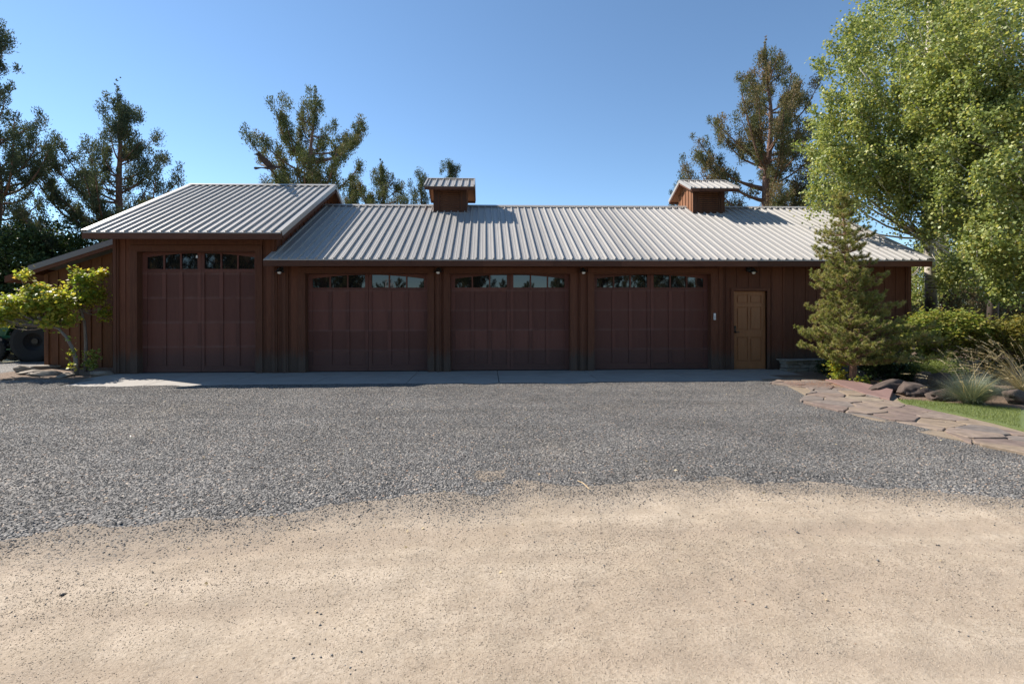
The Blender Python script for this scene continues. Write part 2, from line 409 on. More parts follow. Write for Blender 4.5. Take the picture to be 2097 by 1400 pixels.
RIGHT = [(onZ(x, y).x, onZ(x, y).y) for x, y in [(1610, 784), (1640, 800), (1700, 830), (1760, 848), (1900, 882), (2097, 918), (2600, 1010)]]+[(30, -6), (30, 10), (6.9, 10), (6.9, -1.9)]
def inside(px, py, poly):
    r = np.zeros(len(px), bool); m = len(poly)
    for i in range(m):
        x1, y1 = poly[i][0], poly[i][1]; x2, y2 = poly[(i+1) % m][0], poly[(i+1) % m][1]
        c = ((y1 > py) != (y2 > py)) & (px < (x2-x1)*(py-y1)/((y2-y1) if y2 != y1 else 1e-9)+x1); r ^= c
    return r
def grid(name, x0, x1, y0, y1, step, hfun, mat, keep=None, gfun=None):
    xs = np.arange(x0, x1+step/2, step); ys = np.arange(y0, y1+step/2, step)
    X, Y = np.meshgrid(xs, ys); Zs = hfun(X, Y); V = np.stack([X.ravel(), Y.ravel(), Zs.ravel()], 1)
    nx = len(xs); ny = len(ys); I = np.arange(nx*ny).reshape(ny, nx)
    Fc = np.stack([I[:-1, :-1].ravel(), I[:-1, 1:].ravel(), I[1:, 1:].ravel(), I[1:, :-1].ravel()], 1)
    if keep is not None:
        c = V[Fc].mean(1); Fc = Fc[keep(c[:, 0], c[:, 1])]
    o = from_np(name, V, Fc, mat, smooth=True)
    if gfun is not None:
        at = o.data.attributes.new('g', 'FLOAT', 'POINT'); at.data.foreach_set('value', gfun(V[:, 0], V[:, 1]).astype(np.float32))
        at = o.data.attributes.new('t', 'FLOAT', 'POINT'); at.data.foreach_set('value', tfun(V[:, 0], V[:, 1]).astype(np.float32))
    return o
def tfun(X, Y):
    r = 0*X
    for o2, w2, a2 in ((-8.96, .10, .9), (-9.62, .12, .7), (-10.25, .11, 1.0), (-9.25, .05, .5)):
        c2 = o2-.030*(X-1.5)**2/2+.02*np.sin(X*1.7+o2); r = np.maximum(r, a2*np.exp(-((Y-c2)/w2)**2)*np.clip(vnoise(X, Y*3, .8, int(-o2*10))*2.2-.7, 0, 1))
    return r
def hd(X, Y):
    rut = -.010*tfun(X, Y)
    return GZ-.006+rut+(vnoise(X, Y, .9, 1)-.5)*.02+(vnoise(X, Y, 4, 2)-.5)*.012+(vnoise(X, Y, 13, 4)-.5)*.007
dg = grid('dirt_road', -9, 9.5, -15, -7.6, .035, hd, M['dirt'], gfun=lambda x, y: np.clip(1-(edgeY(x)-y-.02)/(.22+.5*vnoise(x, y, 1.3, 8)), 0, 1)**1.8)
tag(dg, kind='structure')
far = MB(); far.add([(-60, -60, -.10), (60, -60, -.10), (60, -7.9, -.10), (-60, -7.9, -.10)], [(0, 1, 2, 3)])
tag(far.build('road', M['dirt']), kind='structure')
def hg(X, Y):
    t = np.clip((Y-edgeY(X))/.45, -.2, 1); t = np.where(t > 0, t*t*(3-2*t), t)
    return hd(X, Y)*(Y < -7.6)+(GZ-.006)*(Y >= -7.6)-.010+.026*t+((vnoise(X, Y, .8, 21)-.5)*.03+(vnoise(X, Y, 3.5, 22)-.5)*.02)*np.clip(t, 0, 1)
gr = grid('gravel_drive', -15, 9.5, -9.6, 4.5, .07, hg, M['gravel'], keep=lambda x, y: (y > edgeY(x)-.12) & ~inside(x-.08, y+.08, RIGHT) & ~((y > -1.9) & (x > -8.9)) & ~((y > -.75-.2*np.sin(x*2)) & (x > -12.1)))
tag(gr, kind='structure')

# loose stones: flattened, jittered octahedra
def stones(name, P, size, mat, kindlabel=None):
    n = len(P); base = np.array([(1, 0, 0), (-1, 0, 0), (0, 1, 0), (0, -1, 0), (0, 0, 1), (0, 0, -.4)], float)
    V = base[None]*(1+rng.uniform(-.35, .35, (n, 6, 3)))+rng.uniform(-.25, .25, (n, 6, 3))
    V *= size[:, None, None]*np.array([1.15, .9, .62])
    a = rng.uniform(0, 6.28, n); c, s = np.cos(a), np.sin(a)
    Vx = V[..., 0]*c[:, None]-V[..., 1]*s[:, None]; Vy = V[..., 0]*s[:, None]+V[..., 1]*c[:, None]
    tl = rng.uniform(-.5, .5, n); Vz = V[..., 2]+Vx*tl[:, None]
    V = np.stack([Vx, Vy, Vz], -1)+P[:, None]
    f = np.array([(0, 2, 4), (2, 1, 4), (1, 3, 4), (3, 0, 4), (2, 0, 5), (1, 2, 5), (3, 1, 5), (0, 3, 5)])
    Fc = f[None]+(np.arange(n)*6)[:, None, None]
    rr = np.repeat(rng.random(n), 8)
    return from_np(name, V.reshape(-1, 3), Fc.reshape(-1, 3), mat, rnd=rr)
n = 400000
D = np.sqrt(rng.uniform(2.9**2, 10.9**2, n)); U = rng.uniform(-1.16, 1.2, n)
PX = D*U+D*.036; PY = -12.26+D
ey = edgeY(PX); over = (ey-PY)
keep = rng.random(n) < np.where(over < 0, np.clip(.45-over/.35*.55+(vnoise(PX, PY, 3, 77)-.5)*.7, .12, 1), np.exp(-np.maximum(over, 0)/.13)*.42)
keep &= ~((PY > -1.93) & (PX > -8.9)) & (PX < 9) & ~inside(PX+rng.normal(0, .04, n), PY, RIGHT)
PX, PY, ov_ = PX[keep], PY[keep], over[keep]
sz = rng.uniform(.0036, .0080, len(PX))*np.where(rng.random(len(PX)) < .03, 1.5, 1)
tag(stones('gravel', np.stack([PX, PY, np.maximum(hg(PX, PY), hd(PX, PY)*(PY < -7.6)-9*(PY >= -7.6))+.001+sz*.15], 1), sz, M['gravelst']), kind='stuff')
n = 16000
D = np.sqrt(rng.uniform(1.6**2, 5.2**2, n)); U = rng.uniform(-1.16, 1.2, n); PX = D*U; PY = -12.26+D
patch = vnoise(PX, PY, 1.6, 31)*vnoise(PX, PY, 4, 33)
keep = (PY < edgeY(PX)) & (rng.random(n) < np.clip((patch-.2)*1.9, .02, 1))
PX, PY = PX[keep], PY[keep]; sz = .0018+.0055*rng.random(len(PX))**4+np.where(rng.random(len(PX)) < .012, .006, 0)
tag(stones('pebbles', np.stack([PX, PY, hd(PX, PY)+sz*.3], 1), sz, M['gravelst']), kind='stuff')

n = 150000
D = np.sqrt(rng.uniform(1.55**2, 4.6**2, n)); U = rng.uniform(-1.14, 1.18, n); PX = D*U; PY = -12.26+D
keep = (PY < edgeY(PX)+.05) & (rng.random(n) < np.clip(vnoise(PX, PY*2.2, .9, 51)*1.5-.15, .12, 1)); PX, PY = PX[keep], PY[keep]
sz = rng.uniform(.0012, .0036, len(PX))*np.clip((PY+12.26)/2.6, .7, 1.6)
tag(stones('grit', np.stack([PX, PY, hd(PX, PY)+sz*.25], 1), sz, M['grit']), kind='stuff')
# concrete apron: separate pours with joints between them
def strip(mb, x0, x1, y0, y1, za, zb, zbot=-.15):
    mb.add([(x0, y0, zbot), (x1, y0, zbot), (x1, y1, zbot), (x0, y1, zbot), (x0, y0, za), (x1, y0, za), (x1, y1, zb), (x0, y1, zb)],
           [(0, 3, 2, 1), (4, 5, 6, 7), (0, 1, 5, 4), (1, 2, 6, 5), (2, 3, 7, 6), (3, 0, 4, 7)])
ap = MB(); js = [-9.35, -7.2, -5.62, -3.72, -1.72, .28, 2.5, 4.6, 6.4, 7.55]
for a, b in zip(js[:-1], js[1:]):
    strip(ap, a+.006, b-.006, -1.96, -.62, -.058, -.044)
    strip(ap, a+.006, b-.006, -.608, .5, -.043, -.030)
tag(ap.build('concrete_apron', M['concrete'], bevel=.006), kind='structure')

# ------------------------------------------------------------------ right-hand garden ground
soilp = [onZ(x, y, -.055) for x, y in [(1560, 766), (1625, 777), (1740, 789), (1830, 806), (1850, 822), (2000, 852), (2300, 900)]]
sb = MB(); pl = [(p.x, p.y) for p in soilp]+[(14, -5.5), (22, 6), (22, 30), (11.2, 30), (11.2, .2), (7.4, .2)]
sb.prism(pl, 'z', -.13, -.048); tag(sb.build('garden_soil', M['soil']), kind='structure')
sl = MB(); sl.prism([(-12.1, -.75), (-9.2, -1.0), (-9.2, 1.5), (-12.3, 1.6)], 'z', -.13, -.036)
tag(sl.build('flower_bed_soil', M['soil']), kind='structure')
lawn_px = [(1838, 818), (1870, 818), (1937, 824), (2000, 829), (2097, 838), (2300, 858), (2600, 1010), (2097, 878), (2030, 862), (1960, 846), (1900, 834), (1855, 827)]
LP = [onZ(x, y, -.035) for x, y in lawn_px]
lw = MB(); lw.prism([(p.x, p.y) for p in LP][::-1], 'z', -.12, -.035); tag(lw.build('lawn', M['turf']), kind='structure')
def inside(px, py, poly):
    r = np.zeros(len(px), bool); m = len(poly)
    for i in range(m):
        x1, y1 = poly[i][0], poly[i][1]; x2, y2 = poly[(i+1) % m][0], poly[(i+1) % m][1]
        c = ((y1 > py) != (y2 > py)) & (px < (x2-x1)*(py-y1)/((y2-y1) if y2 != y1 else 1e-9)+x1); r ^= c
    return r
def blades(name, P, h, wd, lean, mat, parent=None, cl=None):
    n = len(P); a = rng.uniform(0, 6.28, n); b = rng.uniform(0, 6.28, n)
    w_ = np.stack([np.cos(a), np.sin(a), a*0], 1)*wd[:, None]
    tip = P+np.stack([np.cos(b)*lean, np.sin(b)*lean, h], 1)
    V = np.stack([P-w_, P+w_, tip], 1).reshape(-1, 3); Fc = np.arange(3*n).reshape(-1, 3)
    r = rng.random(n)
    return from_np(name, V, Fc, mat, parent, rnd=r, cl=r if cl is None else cl)
n = 150000; px = rng.uniform(5.2, 12, n); py = rng.uniform(-8.5, -3, n)
k = inside(px+rng.normal(0, .02, n), py+rng.normal(0, .02, n), LP) & (px < (py+12.26)*1.15); px, py = px[k], py[k]
P = np.stack([px, py, px*0-.036], 1)
tag(blades('grass', P, rng.uniform(.018, .042, len(P)), rng.uniform(.0015, .003, len(P)), rng.uniform(0, .02, len(P)), M['lawn'], cl=vnoise(px, py, 2, 9)), kind='stuff')

# flagstone path: irregular cells
path_px = [(1560, 776), (1600, 784), (1640, 803), (1700, 834), (1760, 852), (1900, 888), (2097, 926), (2400, 985), (2500, 975), (2097, 884), (2030, 866), (1960, 850), (1900, 838), (1845, 824), (1832, 806), (1740, 790), (1680, 776), (1625, 772)]
PP = [onZ(x, y, -.04) for x, y in path_px]; PP = [(p.x, p.y) for p in PP]
pm = MB(); pm.prism(PP, 'z', -.12, -.040); tag(pm.build('path', M['mortar']), kind='structure')
def clip(poly, nx, ny, d):
    r = []
    for i in range(len(poly)):
        a, b = poly[i], poly[(i+1) % len(poly)]; da = a[0]*nx+a[1]*ny-d; db = b[0]*nx+b[1]*ny-d
        if da <= 0: r.append(a)
        if (da < 0) != (db < 0) and da != db: t = da/(da-db); r.append((a[0]+(b[0]-a[0])*t, a[1]+(b[1]-a[1])*t))
    return r
rp = random.Random(5); pts = []
for _ in range(9000):
    x, y = rp.uniform(4, 9.5), rp.uniform(-9.5, -1.5)
    if any(inside(np.array([x+q1]), np.array([y+q2]), PP)[0] for q1, q2 in ((.07, 0), (-.07, 0), (0, .07), (0, -.07))) and all((x-a)**2+((y-b))**2 > .36**2 for a, b in pts): pts.append((x, y))
fs = MB()
for i, (x, y) in enumerate(pts):
    poly = [(x-.9, y-.9), (x+.9, y-.9), (x+.9, y+.9), (x-.9, y+.9)]
    for j, (a, b) in enumerate(pts):
        if i == j or abs(a-x) > 1.8 or abs(b-y) > 1.8: continue
        dx, dy = a-x, b-y; L = math.hypot(dx, dy); nx, ny = dx/L, dy/L
        poly = clip(poly, nx, ny, (x+a)/2*nx+(y+b)/2*ny-.008)
    for a_ in range(len(PP)):          # stay on the path
        pass
    poly = [(px_+rp.uniform(-.012, .012), py_+rp.uniform(-.012, .012)) for px_, py_ in poly]
    poly = [p for p in poly if math.hypot(p[0]-x, p[1]-y) < .62]
    if len(poly) < 3: continue
    cxm = sum(p[0] for p in poly)/len(poly); cym = sum(p[1] for p in poly)/len(poly)
    q = []
    for k_ in range(len(poly)):        # chip the corners
        a, b = poly[k_], poly[(k_+1) % len(poly)]
        q.append((a[0]*.9+b[0]*.1, a[1]*.9+b[1]*.1)); q.append((a[0]*.5+b[0]*.5+rp.uniform(-.014, .014), a[1]*.5+b[1]*.5+rp.uniform(-.014, .014))); q.append((a[0]*.1+b[0]*.9, a[1]*.1+b[1]*.9))
    h = -.022+rp.uniform(-.006, .010); rr = rp.random(); m = len(q); tx, ty = rp.uniform(-.025, .025), rp.uniform(-.025, .025)
    zf = lambda p: h+(p[0]-x)*tx+(p[1]-y)*ty
    inn = [((p[0]-cxm)*.96+cxm, (p[1]-cym)*.96+cym) for p in q]
    vs = [(p[0], p[1], -.09) for p in q]+[(p[0], p[1], zf(p)-.006) for p in q]+[(p[0], p[1], zf(p)) for p in inn]
    ff = [(a, (a+1) % m, (a+1) % m+m, a+m) for a in range(m)]+[(a+m, (a+1) % m+m, (a+1) % m+2*m, a+2*m) for a in range(m)]+[tuple(range(2*m, 3*m))]
    fs.add(vs, ff, rr)
tag(fs.build('flagstone_path', M['flag']), kind='structure')
# dry brown pine needles lying on the path
n = 5000; c0 = onZ(1690, 788, -.02); px = rng.normal(c0.x, .55, n); py = rng.normal(c0.y, .30, n)
k = inside(px, py, PP); px, py = px[k], py[k]
P = np.stack([px, py, px*0-.005], 1)
tag(blades('fallen_needles', P, rng.uniform(0, .01, len(P)), rng.uniform(.001, .0025, len(P)), rng.uniform(.03, .07, len(P)), M['needle']), kind='stuff')

# rocks ----------------------------------------------------------------
def rockmesh(c, sx, sy, sz, seed, rot=0, rough=.28, sub=4, flat=.0):
    import bmesh
    bm = bmesh.new(); bmesh.ops.create_icosphere(bm, subdivisions=sub, radius=1)
    from mathutils import noise
    for v in bm.verts:
        d = v.co.normalized(); off = Vector((seed*3.7, seed*1.3, seed*2.1))
        k = 1+rough*noise.noise(d*1.1+off)*1.6+rough*.8*noise.noise(d*2.7+off)+rough*.35*noise.noise(d*7+off)
        co = d*k
        for a in range(9):       # a few chiselled planes
            nrm = Vector((math.sin(seed*7+a*2.1), math.cos(seed*3+a*1.7), .8*math.sin(a*1.3+seed))).normalized(); t = co.dot(nrm)-.66
            if t > 0: co -= nrm*t*.85
        v.co = Vector((co.x*sx, co.y*sy, co.z*sz))
    bmesh.ops.rotate(bm, verts=bm.verts, matrix=Matrix.Rotation(rot, 3, 'Z'), cent=(0, 0, 0))
    me = bpy.data.meshes.new('rock'); bm.to_mesh(me); bm.free(); return me
def rock_thing(name, c, s, seed, mat, label, rot=0, group=None, cat='rock'):
    me = rockmesh(c, s[0], s[1], s[2], seed, rot); o = bpy.data.objects.new(name, me); COL.objects.link(o)
    me.materials.append(mat); o.location = c
    me.polygons.foreach_set('use_smooth', [len(me.polygons) > 0]*len(me.polygons)); me.update()
    return tag(o, label, cat, group)
def at(x, y, z=-.06): return onZ(x, y, z)
GL = 'rocks edging the left flower bed'
for px_, py_, s, sd, lab, dz in [
    (47, 763, (.16, .11, .12), 1, 'small blocky tan rock, leftmost at the edge of the left flower bed', .03),
    (66, 768, (.26, .13, .06), 2, 'flat pale rock with a sunlit top just right of the blocky rock', .02),
    (96, 771, (.30, .12, .075), 3, 'low dark grey rock in front of the flat pale rocks left of the leaning tree', .02),
    (88, 757, (.34, .14, .07), 4, 'long thin rock lying by the lean-to corner behind the other rocks', .02),
    (208, 770, (.23, .12, .07), 6, 'smooth pale oval rock between the young trees and the tall bay corner', .02),
    (135, 773, (.2, .1, .055), 7, 'small shaded rock directly left of the leaning trunk base', .01)]:
    p = at(px_, py_); rock_thing('rock', (p.x, p.y, -.02+dz), tuple(q*1.25 for q in s), sd, M['rock'], lab, rot=sd*.2, group=GL)
GR = 'dark boulders along the lawn'
for px_, py_, s, sd, lab, dz in [
    (1838, 806, (.55, .24, .15), 11, 'long brown boulder behind the tip of the lawn', .08),
    (1892, 812, (.58, .25, .17), 12, 'dark boulder in the middle of the lawn edge, left of the blue grass clump', .08),
    (1948, 822, (.48, .22, .15), 13, 'low shaded boulder tucked under the blue grass clump', .05),
    (1905, 790, (.22, .16, .17), 14, 'small reddish boulder standing behind the dark boulders', .10),
    (1945, 800, (.26, .2, .24), 15, 'black upright boulder directly left of the blue grass clump', .12),
    (2105, 832, (.24, .17, .15), 16, 'dark flat topped boulder at the right frame edge under the straw stalks', .12)]:
    p = at(px_, py_); rock_thing('boulder', (p.x, p.y+.2, -.06+dz), s, sd, M['rockdark'], lab, rot=-.3+sd*.07, group=GR, cat='boulder')
# maroon slab tipped up at the foot of the pine
q = [at(1690, 779, -.02), at(1745, 783, -.02), at(1829, 806, -.02), at(1822, 819, -.02), at(1768, 806, -.02)]
sb = MB(); zs = [.01, .03, .06, .0, .0]; m = 5
sb.add([(p.x, p.y, -.08) for p in q]+[(p.x, p.y, z) for p, z in zip(q, zs)], [tuple(range(5, 10))]+[(i, (i+1) % 5, (i+1) % 5+5, i+5) for i in range(5)], .1)
tag(sb.build('edging_slab', simple('maroon_slab', (.17, .105, .092), .75, 0, .25, 8), bevel=.008), 'maroon stone slab tipped up at the foot of the pine', 'paving slab')

# ------------------------------------------------------------------ the garage
B = empty('garage_building', (0, 0, -.04), 'long dark brown timber garage with ribbed metal roof and two cupolas', 'garage')
WB = -.04; RY = 3.7; SL = .526; OV = .5
EZ, TZ = 2.745, 3.385               # eave heights (top of metal) of the low and tall bays
RZ, TRZ = EZ+SL*(RY+OV), TZ+SL*(RY+OV)
XL, XT, XR = -9.155, -5.25, 11.08
doors = [(-8.62, -5.70, 3.005, 'tall'), (-4.535, -1.445, 2.465, 'low'), (-.93, 2.17, 2.46, 'low'), (2.73, 5.81, 2.455, 'low')]
MDX0, MDX1, MDZ = 6.38, 7.26, 1.995
def wallz(x): return (TZ if x < XT else EZ)+SL*OV-.10
wl = MB(); TH = .14
def wallseg(x0, x1, z0, z1): wl.box(x0, x1, 0, TH, z0, z1)
segs = [(XL, -8.62), (-5.70, XT), (XT, -4.535), (-1.445, -.93), (2.17, 2.73), (5.81, 6.38), (7.26, XR)]
for a, b in segs: wallseg(a, b, WB, wallz((a+b)/2))
for a, b, z, k_ in doors: wallseg(a, b, z, wallz(a))
wallseg(MDX0, MDX1, MDZ, wallz(7))
# gable ends, back wall and the tall bay's side above the low roof
def gable(x, z0, ez, th=TH):
    wl.prism([(TH, WB), (TH, ez+SL*(OV+TH)-.10), (RY, ez+SL*(RY+OV)-.10), (2*RY-TH, ez+SL*(OV+TH)-.10), (2*RY-TH, WB)], 'x', x, x+th)
gable(XL, WB, TZ); gable(XT-TH, WB, TZ); gable(XR-TH, WB, EZ)
wl.box(XL, XT, 2*RY-TH, 2*RY, WB, wallz(-8)); wl.box(XT, XR, 2*RY-TH, 2*RY, WB, wallz(0))

# battens and trim boards
bt = wl; cover = [(a-.17, b+.17, z+.2) for a, b, z, _ in doors]+[(MDX0-.1, MDX1+.1, MDZ+.1)]+[(q-.11, q+.11, 9) for q in (XL+.05, XT-.02, XR-.055, -1.2, 2.45, -5.0, 6.02)]
def batten(x, w_=.045, z0=WB, z1=None, d=.015):
    z1 = z1 or wallz(x)-.02
    for a, b, z in cover:
        if a < x < b: z0 = max(z0, z)
    if z1-z0 > .05: bt.box(x-w_/2, x+w_/2, -d, 0, z0, z1)
x = XL+.25
while x < XR-.1:
    batten(x+random.uniform(-.006, .006)); x += .302
for y0 in np.arange(.35, RY*2-.2, .302):          # battens on the visible gable walls
    z1 = lambda ez: ez+SL*(OV+min(y0, 2*RY-y0))-.12
    bt.box(XR, XR+.022, y0-.022, y0+.022, WB, z1(EZ)); bt.box(XT, XT+.022, y0-.022, y0+.022, EZ+SL*(OV+min(y0, 2*RY-y0)), z1(TZ))
    bt.box(XL-.022, XL, y0-.022, y0+.022, WB, z1(TZ))
wallo = wl.build('wall', M['siding'], B)
for a, b, z, k_ in doors:                           # frame boards round each big door
    tr = MB()
    for s, x in ((-1, a), (1, b)):
        tr.box(min(x, x+s*.14), max(x, x+s*.14), -.040, -.0005, WB, z+.13)
        tr.box(min(x, x-s*.03), max(x, x-s*.03), -.0395, .20, WB+.01, z-.03)    # jamb liner
    tr.box(a-.14, b+.14, -.046, -.002, z, z+.13); tr.box(a, b, -.036, .20, z-.03, z-.002)
    if k_ == 'tall': tr.box(a-.14, b+.14, -.030, -.001, z+.14, wallz(-7)-.13)
    tr.build('door_frame', M['trim'], B, bevel=.004)
for x in (XL+.05, XT-.02, XR-.055, -1.2, 2.45, -5.0, 6.02):         # boards down the corners and piers
    cb_ = MB(); cb_.box(x-.07, x+.07, -.036, -.0007, WB-.005, wallz(x)-.03); cb_.box(x-.035, x+.025, -.056, -.0362, WB-.005, wallz(x)-.03)
    cb_.build('corner_board', M['trim'], B, bevel=.004)
tr = MB(); tr.box(MDX0-.07, MDX0, -.034, .12, WB+.02, MDZ+.07); tr.box(MDX1, MDX1+.07, -.034, .12, WB+.02, MDZ+.07); tr.box(MDX0, MDX1, -.034, .12, MDZ, MDZ+.07)
tr.build('door_frame', M['trim'], B, bevel=.004)
# black sheets standing in for the interior shade behind the openings
ins = MB()
for a, b, z, k_ in doors: ins.box(a-.02, b+.02, .30, .32, WB, z+.05)
ins.build('dark_interior_sheet', M['black'], B)

# ribbed metal sheets -----------------------------------------------------
def ribbed(mb, x0, x1, yE, zE, yR, zR, pitch=.2136, rib=.042, minor=True, off=0.0):
    prof = [(x0, 0)]; x = x0+.09+off
    while x < x1-.05:
        prof += [(x-.019, 0), (x-.012, rib), (x+.012, rib), (x+.019, 0)]
        if minor and x+pitch < x1-.03:
            for mx in (x+pitch*.36, x+pitch*.64): prof += [(mx-.012, 0), (mx-.005, .004), (mx+.005, .004), (mx+.012, 0)]
        x += pitch
    prof.append((x1, 0)); L = math.hypot(yR-yE, zR-zE); ny, nz = -(zR-zE)/L, abs(yR-yE)/L
    if yE > yR: ny = -ny if (zR-zE) < 0 else (zR-zE)/L
    n = len(prof); vs = []
    for (yy, zz) in ((yE, zE), (yR, zR)):
        for px_, h in prof: vs.append((px_, yy+ny*h, zz+nz*h))
    th = .012
    for (yy, zz) in ((yE, zE), (yR, zR)):
        for px_, h in prof: vs.append((px_, yy+ny*(-th), zz+nz*(-th)))
    fs_ = [(i, i+1, n+i+1, n+i) for i in range(n-1)]+[(i, 2*n+i, 2*n+i+1, i+1) for i in range(n-1)]+[(2*n+i, 3*n+i, 3*n+i+1, 2*n+i+1) for i in range(n-1)]
    fs_ += [(0, n, 3*n, 2*n), (n-1, 3*n-1, 4*n-1, 2*n-1)]
    mb.add(vs, fs_)
def slopebox(mb, x0, x1, yE, zE, yR, zR, lo, hi):
    """a board following the slope, lo/hi are offsets along the normal"""
    L = math.hypot(yR-yE, zR-zE); s = 1 if yR > yE else -1; ny, nz = -s*(zR-zE)/L, abs(yR-yE)/L
    mb.prism([(yE+ny*lo, zE+nz*lo), (yR+ny*lo, zR+nz*lo), (yR+ny*hi, zR+nz*hi), (yE+ny*hi, zE+nz*hi)], 'x', x0, x1)
def gable_roof(x0, x1, ez, parent, ridgelight=True, name='roof', ry=RY, ov=OV, half=None, fh=.15, pitch=.2136, deck=.10, off=0.0, back=True, sl=SL, small=False, rakes=(1, 1)):
    yE = -ov if half is None else ry-half; rz = ez+sl*(ry-yE); yB = 2*ry-yE
    mb = MB(); ribbed(mb, x0+.02, x1-.02, yE, ez, ry, rz, pitch, off=off, rib=.042)
    if back: ribbed(mb, x0+.02, x1-.02, yB, ez, ry, rz, pitch, rib=.024, minor=False)
    roof = mb.build(name, M['roof'], parent)
    cap = MB(); w_ = .07 if small else .13
    for s in (1, -1):
        slopebox(cap, x0-.005, x1+.005, ry-s*w_, rz-sl*w_, ry, rz, .044, .052)
    cap.build('ridge_cap', M['rooftrim'], roof)
    e = .035 if small else .11
    for s, x in ((-1, x0), (1, x1)):
        if not rakes[0 if s < 0 else 1]: continue
        rk = MB()
        for ye in (yE, yB):
            xa, xb = (x, x+e) if s < 0 else (x-e, x)
            slopebox(rk, xa, xb, ye, ez, ry, rz, .038, .046)               # top flange
            xa, xb = (x-.010, x) if s < 0 else (x, x+.010)
            slopebox(rk, xa, xb, ye, ez, ry, rz, -(.05 if small else .085), .046)           # drop flange
        rk.build('rake_trim', M['rooftrim'], roof)
    dk = MB()
    for ye in (yE, yB): slopebox(dk, x0+.012, x1-.012, ye+(.02 if ye < ry else -.02), ez+.02*sl, ry, rz, -deck, -.014)
    dk.build('roof_deck', M['soffit'], roof)
    fa = MB(); d = .03
    for ye, s in ((yE, -1), (yB, 1)):
        a, b = (ye-.004, ye+d) if s < 0 else (ye-d, ye+.004)
        fa.box(x0+.004, x1-.004, a, b, ez-fh-.018, ez-.018)
    for s, x in ((-1, x0), (1, x1)):                                         # barge boards
        xa, xb = (x+.001, x+.03) if s < 0 else (x-.03, x-.001)
        for ye in (yE+.032, yB-.032): slopebox(fa, xa, xb, ye, ez+sl*.032, ry, rz, -deck-(.05 if small else .08), -.016)
    fa.build('fascia', M['fascia'], roof)
    return roof
tall = gable_roof(-9.53, -4.885, TZ, B, off=.02)
low = gable_roof(-5.33, 11.22, EZ, B, off=.07, rakes=(0, 1))
# the strip of low roof that would stick into the tall bay is cut by its side wall; rafter tails of the tall bay
for x in np.arange(-9.3, -5.0, .40):
    rt = MB(); slopebox(rt, x-.02, x+.02, -OV+.03, TZ+.03*SL, .1, TZ+SL*(OV+.1), -.20, -.10); rt.build('rafter_tail', M['trim'], B)
for x in np.arange(-5.0, 11.1, .61):
    rt = MB(); slopebox(rt, x-.02, x+.02, -OV+.03, EZ+.03*SL, .1, EZ+SL*(OV+.1), -.19, -.10); rt.build('rafter_tail', M['trim'], B)
dr = MB(); dr.box(-9.5, -4.9, -OV-.012, -OV-.005, TZ-.03, TZ-.004); dr.box(-5.32, 11.2, -OV-.012, -OV-.005, EZ-.03, EZ-.004)
dr.build('drip_edge', M['rooftrim'], B)

# cupolas ------------------------------------------------------------------
def cupola(cx, label, rx=0.0):
    hw = .51; y0, y1 = 3.10, 4.30; zb = RZ-SL*(RY-y0)-.02; ez = 5.365
    c = MB(); c.box(cx-hw, cx+hw, y0, y1, zb-.10, ez+.12)
    zt = lambda y: ez+.48*(.93-abs(y-RY))
    c.prism([(y0, ez+.10), (RY, zt(RY)-.05), (y1, ez+.10)], 'x', cx-hw, cx+hw)
    for s in (-1, 1):
        for yy in (y0+.14, y0+.36, y0+.60, y0+.84, y0+1.06): c.box(cx+s*hw-(0 if s > 0 else .018), cx+s*hw+(.018 if s > 0 else 0), yy-.02, yy+.02, zb, ez+.1)
    body = c.build('cupola', M['cedar'], B); body['label'] = label
    f = MB(); f.box(cx-hw-.012, cx-hw+.13, y0-.022, y0-.001, zb-.08, ez+.02); f.box(cx+hw-.13, cx+hw+.012, y0-.022, y0-.001, zb-.08, ez+.02)
    f.box(cx-hw+.13, cx+hw-.13, y0-.022, y0-.001, ez-.07, ez+.02); f.box(cx-hw+.13, cx+hw-.13, y0-.022, y0-.001, zb-.08, zb+.10)
    f.box(cx-hw+.15, cx-hw+.19, y0-.028, y0-.002, zb+.10, ez-.07); f.box(cx+hw-.19, cx+hw-.15, y0-.028, y0-.002, zb+.10, ez-.07)
    f.build('face_boards', M['cedar_shade'], body)
    lv = MB(); nn = 9; z0, z1 = zb+.11, ez-.08
    for i in range(nn):
        z = z0+(z1-z0)*(i+.5)/nn; lv.add([(cx-hw+.19, y0-.020, z-.022), (cx+hw-.19, y0-.020, z-.022), (cx+hw-.19, y0-.002, z+.026), (cx-hw+.19, y0-.002, z+.026), (cx-hw+.19, y0-.012, z-.026), (cx+hw-.19, y0-.012, z-.026)], [(0, 1, 2, 3), (0, 4, 5, 1)])
    lv.build('louvre', M['cedar_shade'], body)
    gable_roof(cx+rx-.775, cx+rx+.775, ez, body, ry=RY, half=.93, fh=.085, pitch=.207, deck=.05, sl=.50, small=True)
    fl = MB()
    # flashing skirt where the box meets the roof
    fl.box(cx-hw-.03, cx+hw+.03, y0-.09, y0-.024, zb-.055, zb-.010); 
    for s in (-1, 1):
        xa = cx+s*(hw+.02); slopebox(fl, min(xa, xa+s*.07), max(xa, xa+s*.07), y0-.05, zb-.02, RY, RZ, .028, .036)
    fl.build('flashing', M['rooftrim'], body)
    return body
cupola(-1.13, 'cupola over the second garage door, seen nearly square on'); cupola(7.19, 'right-hand cupola, its sunlit left gable showing', .06)

